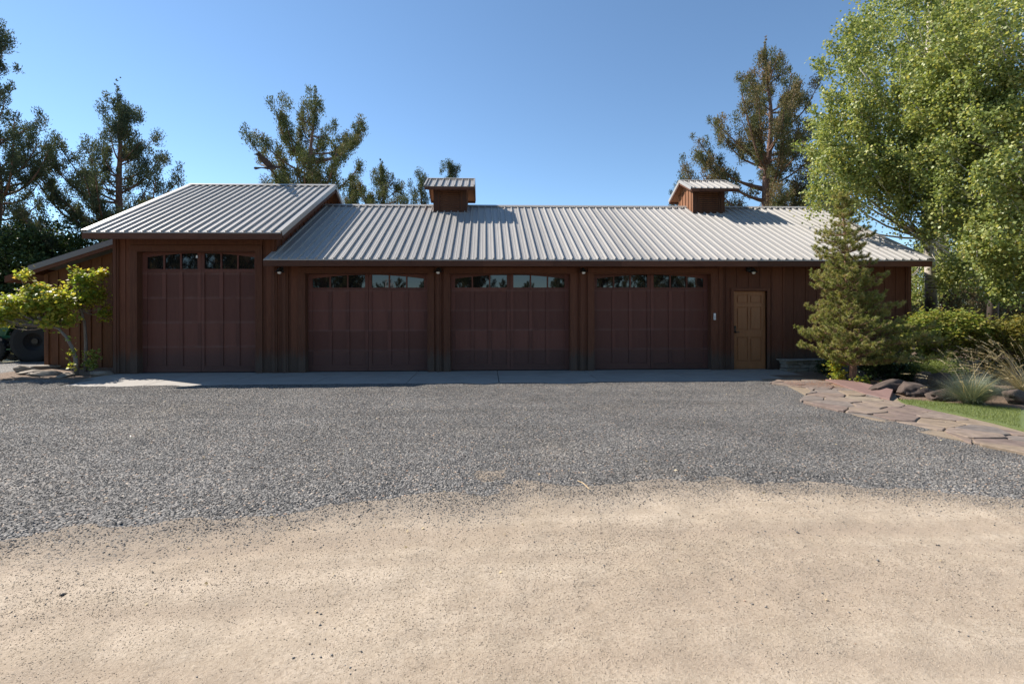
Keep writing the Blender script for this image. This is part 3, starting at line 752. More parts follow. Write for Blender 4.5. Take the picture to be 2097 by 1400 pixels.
# garage doors ---------------------------------------------------------------
def garage_door(x0, x1, zt, wb, wo, wc, label, sections):
    """wb: window bottom, wo / wc: window top at the outside / at the centre"""
    y = .17; W_ = x1-x0; a = x0+.03; b = x1-.03; zt -= .03; xm = (x0+x1)/2
    d = MB(); z0 = WB+.02
    box = d.box
    zs = [z0]+sections+[wb-.06]
    for p, q in zip(zs[:-1], zs[1:]): d.box(a, b, y+.012, y+.05, p+.0012, q-.0012)        # recessed plywood field, one per section
    def board(xa, xb, za, zb, dd=0.0):                                                    # raised boards, broken at the section joints
        cuts = [z for z in sections if za < z < zb]; e = [za]+cuts+[zb]
        for p, q in zip(e[:-1], e[1:]): d.box(xa, xb, y-.010-dd, y+.013, p+.0012, q-.0012)
    gl = W_*.052; st = .09
    gx = [(a+.11, xm-.085), (xm+.085, b-.11)]
    board(a, a+.11, z0, zt); board(b-.11, b, z0, zt); board(xm-.085, xm-.004, z0, zt); board(xm+.004, xm+.085, z0, zt)
    d.box(a+.11, xm-.085, y-.008, y+.013, z0, z0+.15); d.box(xm+.085, b-.11, y-.008, y+.013, z0, z0+.15)
    for (p, q) in gx:
        w3 = (q-p)/3
        d.box(p, q, y-.008, y+.013, wb-.08, wb)
        for k in (1, 2):
            board(p+w3*k-.045, p+w3*k+.045, z0+.15, wb-.08)
            d.box(p+w3*k-.018, p+w3*k+.018, y-.006, y+.02, wb, wc+.02)
        # arched head rail
        N = 14; f = lambda x: wc-(wc-wo)*((abs(x-xm)/(W_/2-.14))**1.9)
        poly = [(p+(q-p)*i/N, f(p+(q-p)*i/N)) for i in range(N+1)]+[(q, zt), (p, zt)]
        d.prism(poly, 'y', y-.008, y+.03)
    # thin horizontal mid rails (the section edges)
     
    dr_ = d.build('garage_door', M['gdoor'] if sections[0] < .55 else M['talldoor'], B); dr_['label'] = label
    for (p, q) in gx:
        g_ = MB(); w3 = (q-p)/3
        for k in range(3): g_.box(p+w3*k+(.018 if k else 0), p+w3*(k+1)-(.018 if k < 2 else 0), y+.021, y+.029, wb, wc+.015)
        g_.build('window', M['glass'], dr_)
    return dr_
garage_door(*doors[0][:3], 2.565, 2.86, 2.965, 'tallest garage door, in the high left bay', [.60, 1.21, 1.83])
labs = ['garage door nearest the tall bay', 'garage door in the middle of the low wing, under no cupola', 'garage door beside the tan entry door']
for (a, b, z, k_), lb in zip(doors[1:], labs): garage_door(a, b, z, 2.095, 2.32, 2.425, lb, [.49, 1.0, 1.50])
sm = MB()
for a, b, z, k_ in doors: sm.box(a, b, .10, .30, WB-.02, WB+.012)
sm.build('door_sill', M['black'], B)

# tan panelled entry door -------------------------------------------------------
d = MB(); x0, x1, y = MDX0, MDX1, .05; W_ = x1-x0
d.box(x0+.004, x1-.004, y+.022, y+.05, WB+.012, MDZ-.005)
xs = [x0+.004, x0+.11, x0+.415, x0+.465, x1-.11, x1-.004]
zs = [WB+.012, .17, .80, .98, 1.58, 1.67, 1.89, MDZ-.005]
for i in (0, 2, 4): d.box(xs[i], xs[i+1], y, y+.0222, zs[0], zs[-1])
for i in (0, 2, 4, 6):
    for j in (1, 3): d.box(xs[j], xs[j+1], y+.0005, y+.0222, zs[i], zs[i+1])
for i in (1, 3, 5):
    for j in (1, 3): d.box(xs[j]+.035, xs[j+1]-.035, y+.004, y+.0225, zs[i]+.035, zs[i+1]-.035)
ed = d.build('entry_door', M['manDoor'], B, bevel=.003); ed['label'] = 'tan six panel entry door'
h = MB(); h.box(x0+.05, x0+.09, y-.004, y+.001, .92, 1.08); h.tube([(x0+.07, y+.0, .93), (x0+.07, y-.03, .93)], [.026, .024], 12); h.tube([(x0+.07, y-.045, .93), (x0+.115, y-.05, .93), (x0+.165, y-.045, .925)], [.011, .010, .008], 8)
h.tube([(x0+.07, y-.03, .93), (x0+.07, y-.05, .93)], .009, 8); h.tube([(x0+.07, y+.0, 1.07), (x0+.07, y-.012, 1.07)], .026, 12)
h.build('handle', M['darkmetal'], ed)
# keypad
k = MB(); kx, ky, kz = 5.865, -.044, 1.335; k.box(kx-.028, kx+.028, ky-.022, ky, kz-.085, kz+.085)
kp = k.build('keypad', M['white'], B, bevel=.006); kp['label'] = 'white garage door keypad'
kk = MB()
for i in range(3):
    for j in range(4): kk.box(kx-.019+i*.014, kx-.010+i*.014, ky-.0235, ky-.0221, kz-.06+j*.02, kz-.048+j*.02)
kk.build('keys', M['screw'], kp)
sn_ = onY(404, 526, .155); sn = MB(); sn.box(sn_.x-.018, sn_.x+.018, .125, .158, sn_.z-.035, sn_.z+.035); sn.build('door_sensor', M['white'], B, bevel=.004)
# wall lamps: gooseneck with a shallow shade and frosted bulb
def lamp(x, z=2.50, turn=0.0, side=0.0):
    l = MB(); y0 = -.030
    l.tube([(x, y0, z+.075), (x, y0-.02, z+.075)], [.065, .060], 16)
    c = (x+side, y0-.17, z+.02)
    l.tube([(x, y0-.01, z+.075), (x+side*.4, y0-.08, z+.10), (x+side*.9, y0-.15, z+.10), (c[0], c[1], z+.05)], .014, 8)
    prof = [(.022, .075), (.030, .045), (.048, .040), (.055, .012), (.108, -.020), (.112, -.028), (.104, -.024), (.05, .006)]
    n = 24; vs = []; fs_ = []
    for (r_, h_) in prof:
        for i in range(n): a = 2*math.pi*i/n; vs.append((c[0]+r_*math.cos(a), c[1]+r_*math.sin(a), c[2]+h_))
    for j in range(len(prof)-1):
        for i in range(n): fs_.append((j*n+i, j*n+(i+1) % n, (j+1)*n+(i+1) % n, (j+1)*n+i))
    fs_.append(tuple(range(n))); fs_.append(tuple(range((len(prof)-1)*n, len(prof)*n))); l.add(vs, fs_)
    lo_ = l.build('wall_lamp', M['darkmetal'], B, smooth=False)
    bb = MB(); prof = [(.020, 0), (.038, -.022), (.045, -.042), (.038, -.064), (.018, -.077)]; vs = []; fs_ = []; n = 16
    for (r_, h_) in prof:
        for i in range(n): a = 2*math.pi*i/n; vs.append((c[0]+r_*math.cos(a), c[1]+r_*math.sin(a), c[2]+h_))
    for j in range(len(prof)-1):
        for i in range(n): fs_.append((j*n+i, j*n+(i+1) % n, (j+1)*n+(i+1) % n, (j+1)*n+i))
    fs_.append(tuple(range(n))[::-1]); fs_.append(tuple(range(4*n, 5*n))); bb.add(vs, fs_); bb.build('bulb', M['bulb'], lo_, smooth=True)
    return lo_
for px_, nm in ((572, 'wall lamp between the tall bay and the second garage door'), (897, 'wall lamp on the pier between the second and third garage doors'), (1195, 'wall lamp on the pier between the two rightmost garage doors'), (1540, 'wall lamp above the tan entry door')):
    p = onY(px_, 549, -.2); l = lamp(p.x, 2.47, side=.04 if px_ > 1500 else 0); l['label'] = nm

# lean-to on the left ---------------------------------------------------------
lt = MB(); LY = 1.45; LX = -12.09
zt = lambda x: 3.71+.33*(x+9.155)
lt.prism([(LX, WB), (XL, WB), (XL, zt(XL)-.20), (LX, zt(LX)-.20)], 'y', LY, LY+.1)
lk = MB(); lk.prism([(LX, WB), (XL, WB), (XL, zt(XL)-.20), (LX, zt(LX)-.20)], 'y', 6.5, 6.6); lk.build('lean_to_back_wall', M['lean'], B)
lb = lt; x = LX+.02
while x < XL-.02:
    lb.box(x, x+.05, LY-.022, LY-.0005, WB, zt(x)-.22); x += .29
lb.box(LX-.002, LX+.11, LY-.03, LY-.001, WB-.01, zt(LX)-.22)
lb.build('lean_to_wall', M['lean'], B)
def lslope(mb, x0, x1, y0, y1, lo, hi):
    mb.prism([(x0, zt(x0)+lo), (x1, zt(x1)+lo), (x1, zt(x1)+hi), (x0, zt(x0)+hi)], 'y', y0, y1)
lr = MB(); lslope(lr, -12.20, XL-.002, LY-.36, 7.0, -.03, .01); lslope(lr, -12.21, XL-.003, LY-.375, LY-.361, -.125, .025)
lro = lr.build('lean_to_roof', M['leanroof'], B)
lf = MB(); lslope(lf, -12.18, XL-.004, LY-.36, LY-.325, -.22, -.032); lslope(lf, -12.18, -12.86, LY-.32, 6.9, -.2, -.035)
lf.build('barge_board', M['trim'], lro)

# ------------------------------------------------------------------ low stone wall by the entry
sw = empty('stone_wall', (9.0, -.3, WB), 'low dry stone planter wall with flat cap beside the tan entry door', 'stone wall')
a_ = MB(); rs = random.Random(3); x = 7.52
def stoneblk(mb, x0, x1, y0, y1, z0, z1):
    vs = []; 
    for z in (z0, z1):
        for (xx, yy) in ((x0, y0), (x1, y0), (x1, y1), (x0, y1)): vs.append((xx+rs.uniform(-.02, .02), yy+rs.uniform(-.03, .02), z+rs.uniform(-.015, .015)))
    mb.add(vs, [(0, 3, 2, 1), (4, 5, 6, 7), (0, 1, 5, 4), (1, 2, 6, 5), (2, 3, 7, 6), (3, 0, 4, 7)])
for lv_, (z0, z1) in enumerate(((-.08, .03), (.03, .13), (.13, .215))):
    x = 7.48+rs.uniform(0, .1)
    while x < 10.9:
        w_ = rs.uniform(.14, .36); stoneblk(a_, x, x+w_-.012, -.42, -.12, z0+.006, z1-.004); x += w_
a_.build('stones', M['wallrock'], sw, bevel=.018)
c_ = MB(); c_.box(7.54, 10.9, -.35, -.10, -.08, .20); c_.build('wall_core', M['rockdark'], sw)
c_ = MB(); x = 7.46
while x < 10.9: w_ = rs.uniform(.5, .8); stoneblk(c_, x, x+w_-.01, -.47, -.06, .222, .262); x += w_
c_.build('cap_stones', M['wallrock'], sw, bevel=.008)

# ------------------------------------------------------------------ vegetation
def unit(v): return v/np.maximum(np.linalg.norm(v, axis=1, keepdims=True), 1e-6)
def rdir(n): return unit(rng.normal(size=(n, 3)))
def needles(P, Dr, L, W_):
    """slim triangles at P pointing along Dr"""
    n = len(P); s = unit(np.cross(Dr, rdir(n)))*W_[:, None]
    return np.stack([P-s, P+s, P+Dr*L[:, None]], 1).reshape(-1, 3), np.arange(3*n).reshape(-1, 3)
def leaves(P, L, up=.35, droop=0.0, wr=.8):
    """folded kite leaves at P: quads"""
    n = len(P); nrm = unit(rdir(n)+np.array([0, 0, up*2.2])); d = unit(np.cross(nrm, rdir(n))+np.array([0, 0, -droop])); s = unit(np.cross(nrm, d))
    w_ = (L*wr/2)[:, None]; L = L[:, None]
    V = np.stack([P, P+d*L*.45+s*w_+nrm*L*.10, P+d*L, P+d*L*.45-s*w_+nrm*L*.10], 1)
    return V.reshape(-1, 3), np.arange(4*n).reshape(-1, 4)

def limb_path(a, b, rise, seg=7, wob=.06):
    """curved limb from a to b: leaves outward then turns up"""
    a = Vector(a); b = Vector(b); L = (b-a).length; pts = []
    w1 = Vector([random.uniform(-1, 1) for _ in range(3)])*wob*L
    for i in range(seg+1):
        t = i/seg; p = a.lerp(b, t); p.z += -rise*L*math.sin(math.pi*t)*.5; p += w1*math.sin(math.pi*t)
        pts.append(p)
    return pts

def juniper(name, cx, cy, top, zbase, env, mat, label, cat='tree', group=None, dens=1.0, clump=.34, ntri=190, seed=1, lean=0.0, gap=.5, needle=.098, bark_='bark'):
    """env: list of (z, left, right) half widths; foliage in flame-like clumps on rising limbs"""
    global rng
    rng = np.random.default_rng(seed); random.seed(seed)
    root = empty(name, (cx, cy, -.1), label, cat, group)
    ez = np.array([e[0] for e in env]); el = np.array([e[1] for e in env]); er = np.array([e[2] for e in env])
    tk = MB(); H = top; tp = []; tx = lambda z: cx+lean*(z/H)+.12*math.sin(z*.9+seed)
    ty = lambda z: cy+.10*math.sin(z*.7+seed*2)
    for i in range(13): z = -.15+(H*.985+.15)*i/12; tp.append((tx(z), ty(z), z))
    r0 = .020*H+.05; tk.tube(tp, [r0*(1-i/12)**.85+.012 for i in range(13)], 8)
    C = []; Sz = []
    z = max(zbase, .5)
    nl = int(40*dens*(H/11))
    for i in range(nl):
        t = (i+random.random())/nl; ze = zbase+(H-zbase)*t**.85                     # height where the limb ends
        ang = random.uniform(0, 2*math.pi); cxm, sym = math.cos(ang), math.sin(ang)
        wl_ = np.interp(ze, ez, el); wr_ = np.interp(ze, ez, er)
        hw = (wr_ if cxm > 0 else wl_)*abs(cxm)+.5*(wl_+wr_)*.9*abs(sym)
        k = random.uniform(.5, 1.10)**.75; out_ = hw*k
        z0 = max(.6, ze-out_*random.uniform(.45, .95)-.2)
        a = (tx(z0), ty(z0), z0); b = (tx(ze)+cxm*out_, ty(ze)+sym*out_, ze)
        pts = limb_path(a, b, random.uniform(.15, .4)); n_ = len(pts)
        rb = .018+.020*out_; tk.tube(pts, [rb*(1-.8*j/(n_-1)) for j in range(n_)], 5, cap=False)
        L = (Vector(b)-Vector(a)).length; nc = max(2, int(L/.40*min(dens, 1.3)))
        for j in range(nc):
            u = 1-(j/nc)*random.uniform(.6, .85); f_ = u*(n_-1); q = int(min(f_, n_-2)); p = pts[q].lerp(pts[q+1], f_-q)
            s = clump*random.uniform(.45, 1.05)*(1.0 if u > .45 else .6)
            off = Vector((random.gauss(0, 1), random.gauss(0, 1), random.gauss(.5, .8)))*clump*.42
            C.append(p+off); Sz.append(s)
            if random.random() < .35: tk.tube([p, p+off*.6, p+off], [.012, .008, .004], 4, cap=False)
    for j in range(int(10*dens)):                                                          # leader
        u = j/10; zz = H-(1-u)*1.6; C.append(Vector((tx(zz)+random.gauss(0, .14*(1-u)), ty(zz)+random.gauss(0, .14*(1-u)), zz))); Sz.append(clump*(.35+.5*(1-u)))
    C = np.array([tuple(c) for c in C]); Sz = np.array(Sz); nC = len(C)
    idx = np.repeat(np.arange(nC), (ntri*1.45*(Sz/clump)**1.5).astype(int)+8); n = len(idx)
    g_ = rng.normal(size=(n, 3))*np.array([.36, .36, .62])
    g_ *= np.minimum(1, 1.25/np.maximum(np.linalg.norm(g_, axis=1, keepdims=True), .01))
    P = C[idx]+g_*Sz[idx][:, None]
    Dr = unit(g_*np.array([1, 1, .5])+np.array([0, 0, .95])+rng.normal(size=(n, 3))*.45)
    V, Fc = needles(P, Dr, rng.uniform(.6, 1.2, n)*needle, rng.uniform(.15, .30, n)*needle)
    tk.build('trunk', M[bark_], root, smooth=True)
    from_np('crown', V, Fc, mat, root, rnd=rng.random(n), cl=rng.random(nC)[idx])
    return root
def P3(x, y, Y): v = onY(x, y, Y); return (v.x, v.y, v.z)
def px_env(rows, Y, top_y):
    """rows: (y_px, x_left, x_right) silhouette read at depth Y around the trunk pixel"""
    return rows
def jun_px(name, Y, trunk_px, top_px, rows, mat, label, zb=2.0, **kw):
    """tree standing at depth Y whose crown widths follow rows of (y, xl, xr)"""
    t = onY(trunk_px, rows[-1][0], Y); tp = onY(top_px[0], top_px[1], Y); env = []
    for (yy, xl, xr) in rows:
        l = onY(xl, yy, Y); r = onY(xr, yy, Y); fx = t.x+(tp.x-t.x)*(l.z/tp.z)
        env.append((l.z, max(.1, fx-l.x), max(.1, r.x-fx)))
    tp.z -= .5 if Y < 14 else .1
    env.sort(); env = [(0, env[0][1], env[0][2])]+env+[(tp.z, .12, .12)]
    return juniper(name, t.x, Y, tp.z, zb, env, mat, label, lean=tp.x-t.x, **kw)

GJ = 'junipers behind the garage'
j_big = jun_px('juniper_tree', 12.5, 634, (640, 182), [(210, 605, 665), (240, 590, 720), (300, 556, 762), (335, 548, 755), (370, 545, 735), (420, 550, 725)], M['juniper'],
       'bushy juniper rising behind the tall bay of the garage', zb=3.2, seed=3, dens=1.55, clump=.34, group=GJ)
jun_px('juniper_tree', 11.5, 250, (243, 185), [(230, 222, 268), (290, 170, 300), (340, 125, 330), (400, 112, 385), (440, 118, 395), (480, 140, 350)], M['juniper_cool'],
       'juniper with bare trunk showing, behind the left end of the tall roof', zb=2.6, seed=5, dens=1.8, clump=.35, group=GJ)
jun_px('juniper_tree', 9.0, -20, (-12, 40), [(110, -50, 12), (200, -60, 42), (260, -80, 92), (330, -90, 95), (400, -90, 80), (470, -90, 70), (560, -80, 60)], M['juniper_cool'],
       'tall juniper cut off by the left frame edge', zb=2.0, seed=8, dens=1.25, clump=.35, group=GJ)
jun_px('juniper_tree', 17, 780, (782, 345), [(362, 768, 797), (385, 745, 825), (415, 700, 845), (450, 690, 850)], M['juniper'],
       'low juniper top showing over the ridge just right of the tall bay', zb=2.5, seed=13, dens=1.5, clump=.35, group=GJ)
jun_px('juniper_tree', 19, 720, (722, 368), [(385, 705, 745), (415, 700, 770), (440, 695, 775)], M['juniper'],
       'small juniper top against the right rake of the tall roof', zb=3.5, seed=14, dens=1.2, clump=.35, group=GJ)
jun_px('juniper_tree', 20, 868, (866, 352), [(370, 852, 872), (392, 842, 878), (415, 838, 890)], M['juniper_cool'],
       'thin juniper top just left of the left cupola', zb=4.0, seed=15, dens=.7, clump=.38, group=GJ)
jun_px('juniper_tree', 21, 921, (921, 330), [(345, 913, 929), (362, 908, 934), (390, 905, 940)], M['juniper_cool'],
       'pointed juniper tip rising right behind the left cupola', zb=5.0, seed=16, dens=.9, clump=.36, group=GJ)
j_right = jun_px('juniper_tree', 11.5, 1578, (1571, 92), [(120, 1556, 1590), (160, 1520, 1650), (205, 1475, 1655), (245, 1462, 1650), (300, 1455, 1650), (345, 1402, 1660), (390, 1425, 1660), (430, 1460, 1660)], M['juniper_brown'],
       'tallest juniper, reddish brown and open branched, behind the right cupola', zb=2.6, seed=17, dens=1.75, clump=.34, group=GJ, ntri=170)
jun_px('juniper_tree', 20, 1388, (1397, 362), [(385, 1380, 1408), (410, 1372, 1420), (430, 1370, 1430)], M['juniper_cool'],
       'little juniper tip just left of the right cupola', zb=4.0, seed=18, dens=.8, clump=.38, group=GJ)
jun_px('juniper_tree', 16, 1690, (1690, 372), [(395, 1665, 1720), (425, 1650, 1740), (450, 1640, 1760)], M['juniper'],
       'small dark juniper between the tallest juniper and the aspens', zb=3.0, seed=19, dens=1.1, clump=.35, group=GJ)
GBk = 'brown trees beyond the hedge'
for i, (px_, Y, ty_, sd, lb_) in enumerate([(1930, 9, 470, 31, 'brownish juniper seen beyond the right wall of the garage, behind the aspen trunk'), (2050, 12, 440, 32, 'brownish juniper behind the hedge at the right side'), (1990, 20, 500, 33, 'farthest brownish juniper seen low through the aspens')]):
    jun_px('juniper_tree', Y, px_, (px_, ty_), [(ty_+40, px_-60, px_+60), (590, px_-110, px_+110), (650, px_-110, px_+110)], M['juniper_brown'], lb_, zb=.4, seed=sd, dens=1.7, clump=.5, group=GBk, ntri=190)

def leafy(name, base, blobs, mat, bark_, label, cat='tree', group=None, seed=1, nclump=60, per=200, L=(.045, .07), trunk=None, r0=.15, spread=.30, up=.35, wr=.85, limb=True, crown='crown', droop=0.0, lo=0, extra=(), tw=0.0):
    """blobs: ellipsoids (x,y,z,rx,ry,rz,weight); leaves gather on twig ends inside them"""
    global rng
    rng = np.random.default_rng(seed); random.seed(seed)
    root = empty(name, (base[0], base[1], base[2]), label, cat, group)
    tk = MB(); trunk = trunk or [base, (base[0], base[1], base[2]+2)]
    tv = [Vector(p) for p in trunk]; nT = len(tv)
    tk.tube(tv, [r0*(1-.82*i/(nT-1)) for i in range(nT)], 10)
    for pp_, rr_ in extra: tk.tube(pp_, rr_, 8)
    W_ = np.array([b[6] for b in blobs]); W_ = W_/W_.sum(); C = []
    for bi, b in enumerate(blobs):
        for _ in range(int(nclump*W_[bi])+1):
            v = rdir(1)[0]*(rng.uniform(.3, 1)**.5*rng.uniform(.8, 1.22) if limb else .9); p = Vector((b[0]+v[0]*b[3], b[1]+v[1]*b[4], b[2]+v[2]*b[5])); C.append(p)
            if limb:
                zq = p.z-random.uniform(.25, .6)*math.hypot(p.x-base[0], p.y-base[1])-.1
                best = min(range(lo, nT), key=lambda i: abs(tv[i].z-zq)); a = tv[best]
                pts = limb_path(a, p, .12, 6, .07); L_ = (p-a).length
                if L_ > .3 and random.random() < (.28 if tw else .5): tk.tube(pts, [max(.005, (.008+.007*L_)*(1-.85*j/6)) for j in range(7)], 5, cap=False)
    C = np.array([tuple(c) for c in C]); nC = len(C)
    cnt = rng.poisson(per, nC); idx = np.repeat(np.arange(nC), cnt); n = len(idx)
    sc = rng.uniform(.6, 1.4, nC)
    P = C[idx]+rng.normal(size=(n, 3))*np.array([1, 1, .75])*(spread*sc[idx])[:, None]
    if tw:
        ctr = np.array([base[0], base[1]]); o2 = C[:, :2]-ctr; o2 = o2/np.maximum(np.linalg.norm(o2, axis=1, keepdims=True), .1)
        td = unit(np.concatenate([o2*rng.uniform(.1, 1.0, (nC, 1)), rng.uniform(.35, 1.2, (nC, 1))], 1)+rng.normal(size=(nC, 3))*.25); ln = rng.uniform(.6, 1.3, nC)*tw
        u = rng.uniform(-1, 1, n); P = C[idx]+td[idx]*(u*ln[idx])[:, None]+rng.normal(size=(n, 3))*(spread*.55*sc[idx]*(1.1-.5*u))[:, None]
        for q in range(0, nC, 2): a_ = Vector(C[q]-td[q]*ln[q]*1.1); b_ = Vector(C[q]+td[q]*ln[q]); tk.tube([a_, a_.lerp(b_, .5), b_], [.011, .008, .004], 4, cap=False)
    P = P[P[:, 2] > base[2]+.03] if base[2] < 0.5 else P
    n = len(P); V, Fc = leaves(P, rng.uniform(L[0], L[1], n), up, droop, wr)
    tk.build('trunk', M[bark_], root, smooth=True)
    from_np(crown, V, Fc, mat, root, rnd=rng.random(n), cl=vnoise(P[:, 0]+P[:, 1]*.7, P[:, 2], 1.3, seed)*.6+rng.random(n)*.4)
    return root

# aspens on the right --------------------------------------------------------
GA = 'aspens at the right'
def bl(x, y, Y, rx, ry, rz, w_):       # ellipsoid centred on a picture point at depth Y, radii in metres
    p = onY(x, y, Y); return (p.x, p.y, p.z, rx, ry, rz, w_)
b0 = onY(1907, 640, 1.6)
leafy('aspen_tree', (b0.x, 1.6, -.1), [bl(1790, 300, 1.6, 1.6, 1.5, 1.8, 5), bl(1770, 130, 1.2, .8, 1.2, 1.2, 1.4), bl(1865, 60, 1.8, 1.8, 1.7, 2.0, 5), bl(1730, 240, 1.2, .8, .8, .6, 1), bl(1700, 410, 1.2, .5, .6, .35, .5), bl(1900, 330, .8, 1.8, 1.5, 2.0, 5), bl(1712, 330, 1.0, .65, .8, .8, 1.5), bl(1990, 500, 2.8, 1.2, 1.2, 1.1, 2.2), bl(1950, 455, .6, .8, .8, .5, 1.1), bl(1855, 350, .7, .9, .8, .7, 1.2), bl(1985, 560, .9, .8, .7, .45, 1.1), bl(1900, 575, 3.5, .8, .6, .6, .5), bl(1840, 400, 1.8, 1.1, 1.2, .6, 1.2)],
      M['aspen'], 'barkaspen', 'aspen with pale forked trunk beside the right end of the garage', group=GA, lo=3, seed=41, nclump=360, per=200, L=(.055, .088), spread=.21, r0=.17, up=.10, wr=.95, tw=.42,
      extra=[([P3(1903, 512, 1.55), P3(1888, 492, 1.5), P3(1858, 474, 1.4), P3(1830, 455, 1.3), P3(1800, 430, 1.2)], [.06, .045, .032, .022, .012]),
             ([P3(1905, 470, 1.6), P3(1945, 420, 1.2), P3(2000, 360, .9), P3(2040, 300, .8)], [.05, .035, .025, .015]),
             ([P3(1895, 330, 1.5), P3(1850, 250, 1.2), P3(1800, 190, .8), P3(1760, 140, .6)], [.045, .035, .025, .012]),
             ([P3(1925, 620, 1.6), P3(1950, 590, 1.5), P3(1985, 570, 1.3), P3(2010, 560, 1.2)], [.035, .03, .02, .012])],
      trunk=[(b0.x-.05, 1.6, -.1), (b0.x, 1.6, 1.6), (b0.x-.03, 1.6, 2.6), (b0.x-.08, 1.6, 3.6), (b0.x-.1, 1.6, 5.2), (b0.x+.1, 1.6, 7.0), (b0.x-.1, 1.6, 9.0), (b0.x, 1.6, 11.5)])
b1 = onY(2190, 640, -1.2)
leafy('aspen_tree', (b1.x, -1.2, -.1), [bl(2020, 330, -1.0, 1.5, 1.4, 1.7, 4), bl(2060, 90, -1.2, 1.6, 1.5, 1.8, 4), bl(2070, 480, -1.6, .95, 1.0, .85, 2.2), bl(2130, 300, -1.6, 1.4, 1.3, 2.5, 3), bl(1950, 180, -.6, .9, 1.0, 1.2, 2), bl(2060, 575, -1.2, .5, .6, .35, .6)],
      M['aspen'], 'barkaspen', 'nearest aspen, its leaves filling the upper right corner of the picture', group=GA, seed=42, nclump=320, per=190, L=(.055, .085), spread=.20, r0=.19, up=.10, wr=.95, tw=.42,
      trunk=[(b1.x, -1.2, -.1), (b1.x+.05, -1.2, 1.8), (b1.x-.05, -1.2, 3.2), (b1.x-.2, -1.2, 5.0), (b1.x-.25, -1.2, 7.0), (b1.x-.3, -1.2, 9.5)])
b2 = onY(2030, 640, 4.5)
leafy('aspen_tree', (b2.x, 4.5, -.1), [bl(1900, 200, 4.5, 2.2, 1.6, 2.6, 4), bl(2040, 300, 4.5, 2.0, 1.6, 2.8, 4), bl(1860, 30, 4.2, 1.6, 1.4, 1.8, 3), bl(1985, 480, 4.5, 1.6, 1.3, 1.2, 2), bl(2010, 20, 4.6, 2.0, 1.6, 2.0, 3)],
      M['aspen'], 'barkaspen', 'aspen farther back, its crown between the other two aspens', group=GA, seed=43, nclump=200, per=150, L=(.065, .10), spread=.25, r0=.18, up=.10, wr=.95, tw=.42,
      trunk=[(b2.x, 4.5, -.1), (b2.x+.1, 4.5, 2.5), (b2.x-.1, 4.5, 5.0), (b2.x, 4.5, 8.0), (b2.x-.2, 4.5, 11.0)])

# dark trees and shrubs behind the tractor -----------------------------------
GD = 'dark trees behind the tractor'
for i, (px_, Y, blobs, lb_) in enumerate([
    (20, 8, [(10, 520, 8, 1.6, 1.2, 1.2, 2), (40, 600, 8, 1.6, 1.2, 1.0, 2), (-40, 560, 8, 1.6, 1.2, 1.8, 2)], 'dark leafy tree at the left frame edge above the tractor'),
    (150, 10, [(130, 500, 10, 1.5, 1.2, .9, 2), (170, 540, 10, 1.5, 1.2, 1.1, 2), (90, 560, 10, 1.4, 1.2, 1.2, 2)], 'dark leafy tree showing over the lean-to roof'),
    ]):
    b = onY(px_, 640, Y)
    leafy('leafy_tree', (b.x, Y, -.1), [bl(*q) for q in blobs], M['darkleaf'], 'barkgrey', lb_, group=GD, seed=50+i, nclump=75, per=200, L=(.08, .13), spread=.34,
          trunk=[(b.x, Y, -.1), (b.x+.1, Y, 1.5), (b.x, Y, 3.0)], r0=.14)
for i, (x, Y, lb_) in enumerate([(-15.5, 7, 'dark shrub seen beneath the tractor at the left'), (-19.5, 9.5, 'dark shrub at the left frame edge beyond the tractor'), (-17.5, 13, 'farthest dark shrub beyond the tractor')]):
    leafy('shrub', (x, Y, -.1), [(x, Y, .9, 1.8, 1.0, 1.1, 1)], M['darkleaf'], 'barkgrey', lb_, 'shrub', 'dark shrubs beyond the tractor', seed=60+i, nclump=60, per=170, L=(.07, .11), spread=.3, trunk=[(x, Y, -.1), (x, Y, .5), (x, Y, 1.0)], r0=.06)

# young trees with yellow-green leaves by the lean-to -------------------------
GS = 'young trees by the lean-to'
Yt = -.15; bt_ = onZ(160, 768, -.05)
leafy('young_tree', (bt_.x, Yt, -.05), [bl(62, 622, Yt, .62, .4, .22, 4), bl(112, 615, Yt, .42, .35, .24, 3), bl(20, 645, Yt, .48, .35, .2, 2.6), bl(75, 595, Yt, .28, .25, .10, 1), bl(115, 655, Yt, .38, .3, .12, 1.6), bl(-20, 645, Yt, .4, .35, .22, 1.0), bl(45, 565, Yt, .08, .08, .12, .25)],
      M['small_leaf'], 'barkgrey', 'leaning young tree with yellow and orange tinged leaves, bent trunk left of the tall bay', group=GS, seed=71, nclump=150, per=42, L=(.065, .11), spread=.085, r0=.05, up=.5, lo=5,
      trunk=[(bt_.x, Yt, -.06), P3(155, 735, Yt), P3(148, 712, Yt), P3(136, 690, Yt), P3(120, 673, Yt), P3(98, 666, Yt), P3(85, 655, Yt), P3(75, 630, Yt)])
Yt2 = .55; b3 = onY(176, 742, Yt2)
leafy('young_tree', (b3.x, Yt2, -.05), [bl(160, 615, Yt2, .32, .3, .24, 3), bl(190, 608, Yt2, .22, .22, .24, 2.2), bl(205, 562, Yt2, .14, .15, .18, .8), bl(160, 560, Yt2, .13, .13, .22, 1.0), bl(215, 645, Yt2, .15, .15, .16, .5), bl(175, 580, Yt2, .3, .25, .16, 1.2)],
      M['small_leaf'], 'barkgrey', 'upright young tree with thin straight trunk against the lean-to wall', group=GS, seed=72, nclump=66, per=30, L=(.065, .11), spread=.075, r0=.045, up=.5, lo=3,
      trunk=[(b3.x, Yt2, -.06), P3(176, 700, Yt2), P3(173, 660, Yt2), P3(166, 635, Yt2), P3(160, 615, Yt2), P3(165, 580, Yt2)])
p_ = onY(150, 725, Yt-.05)
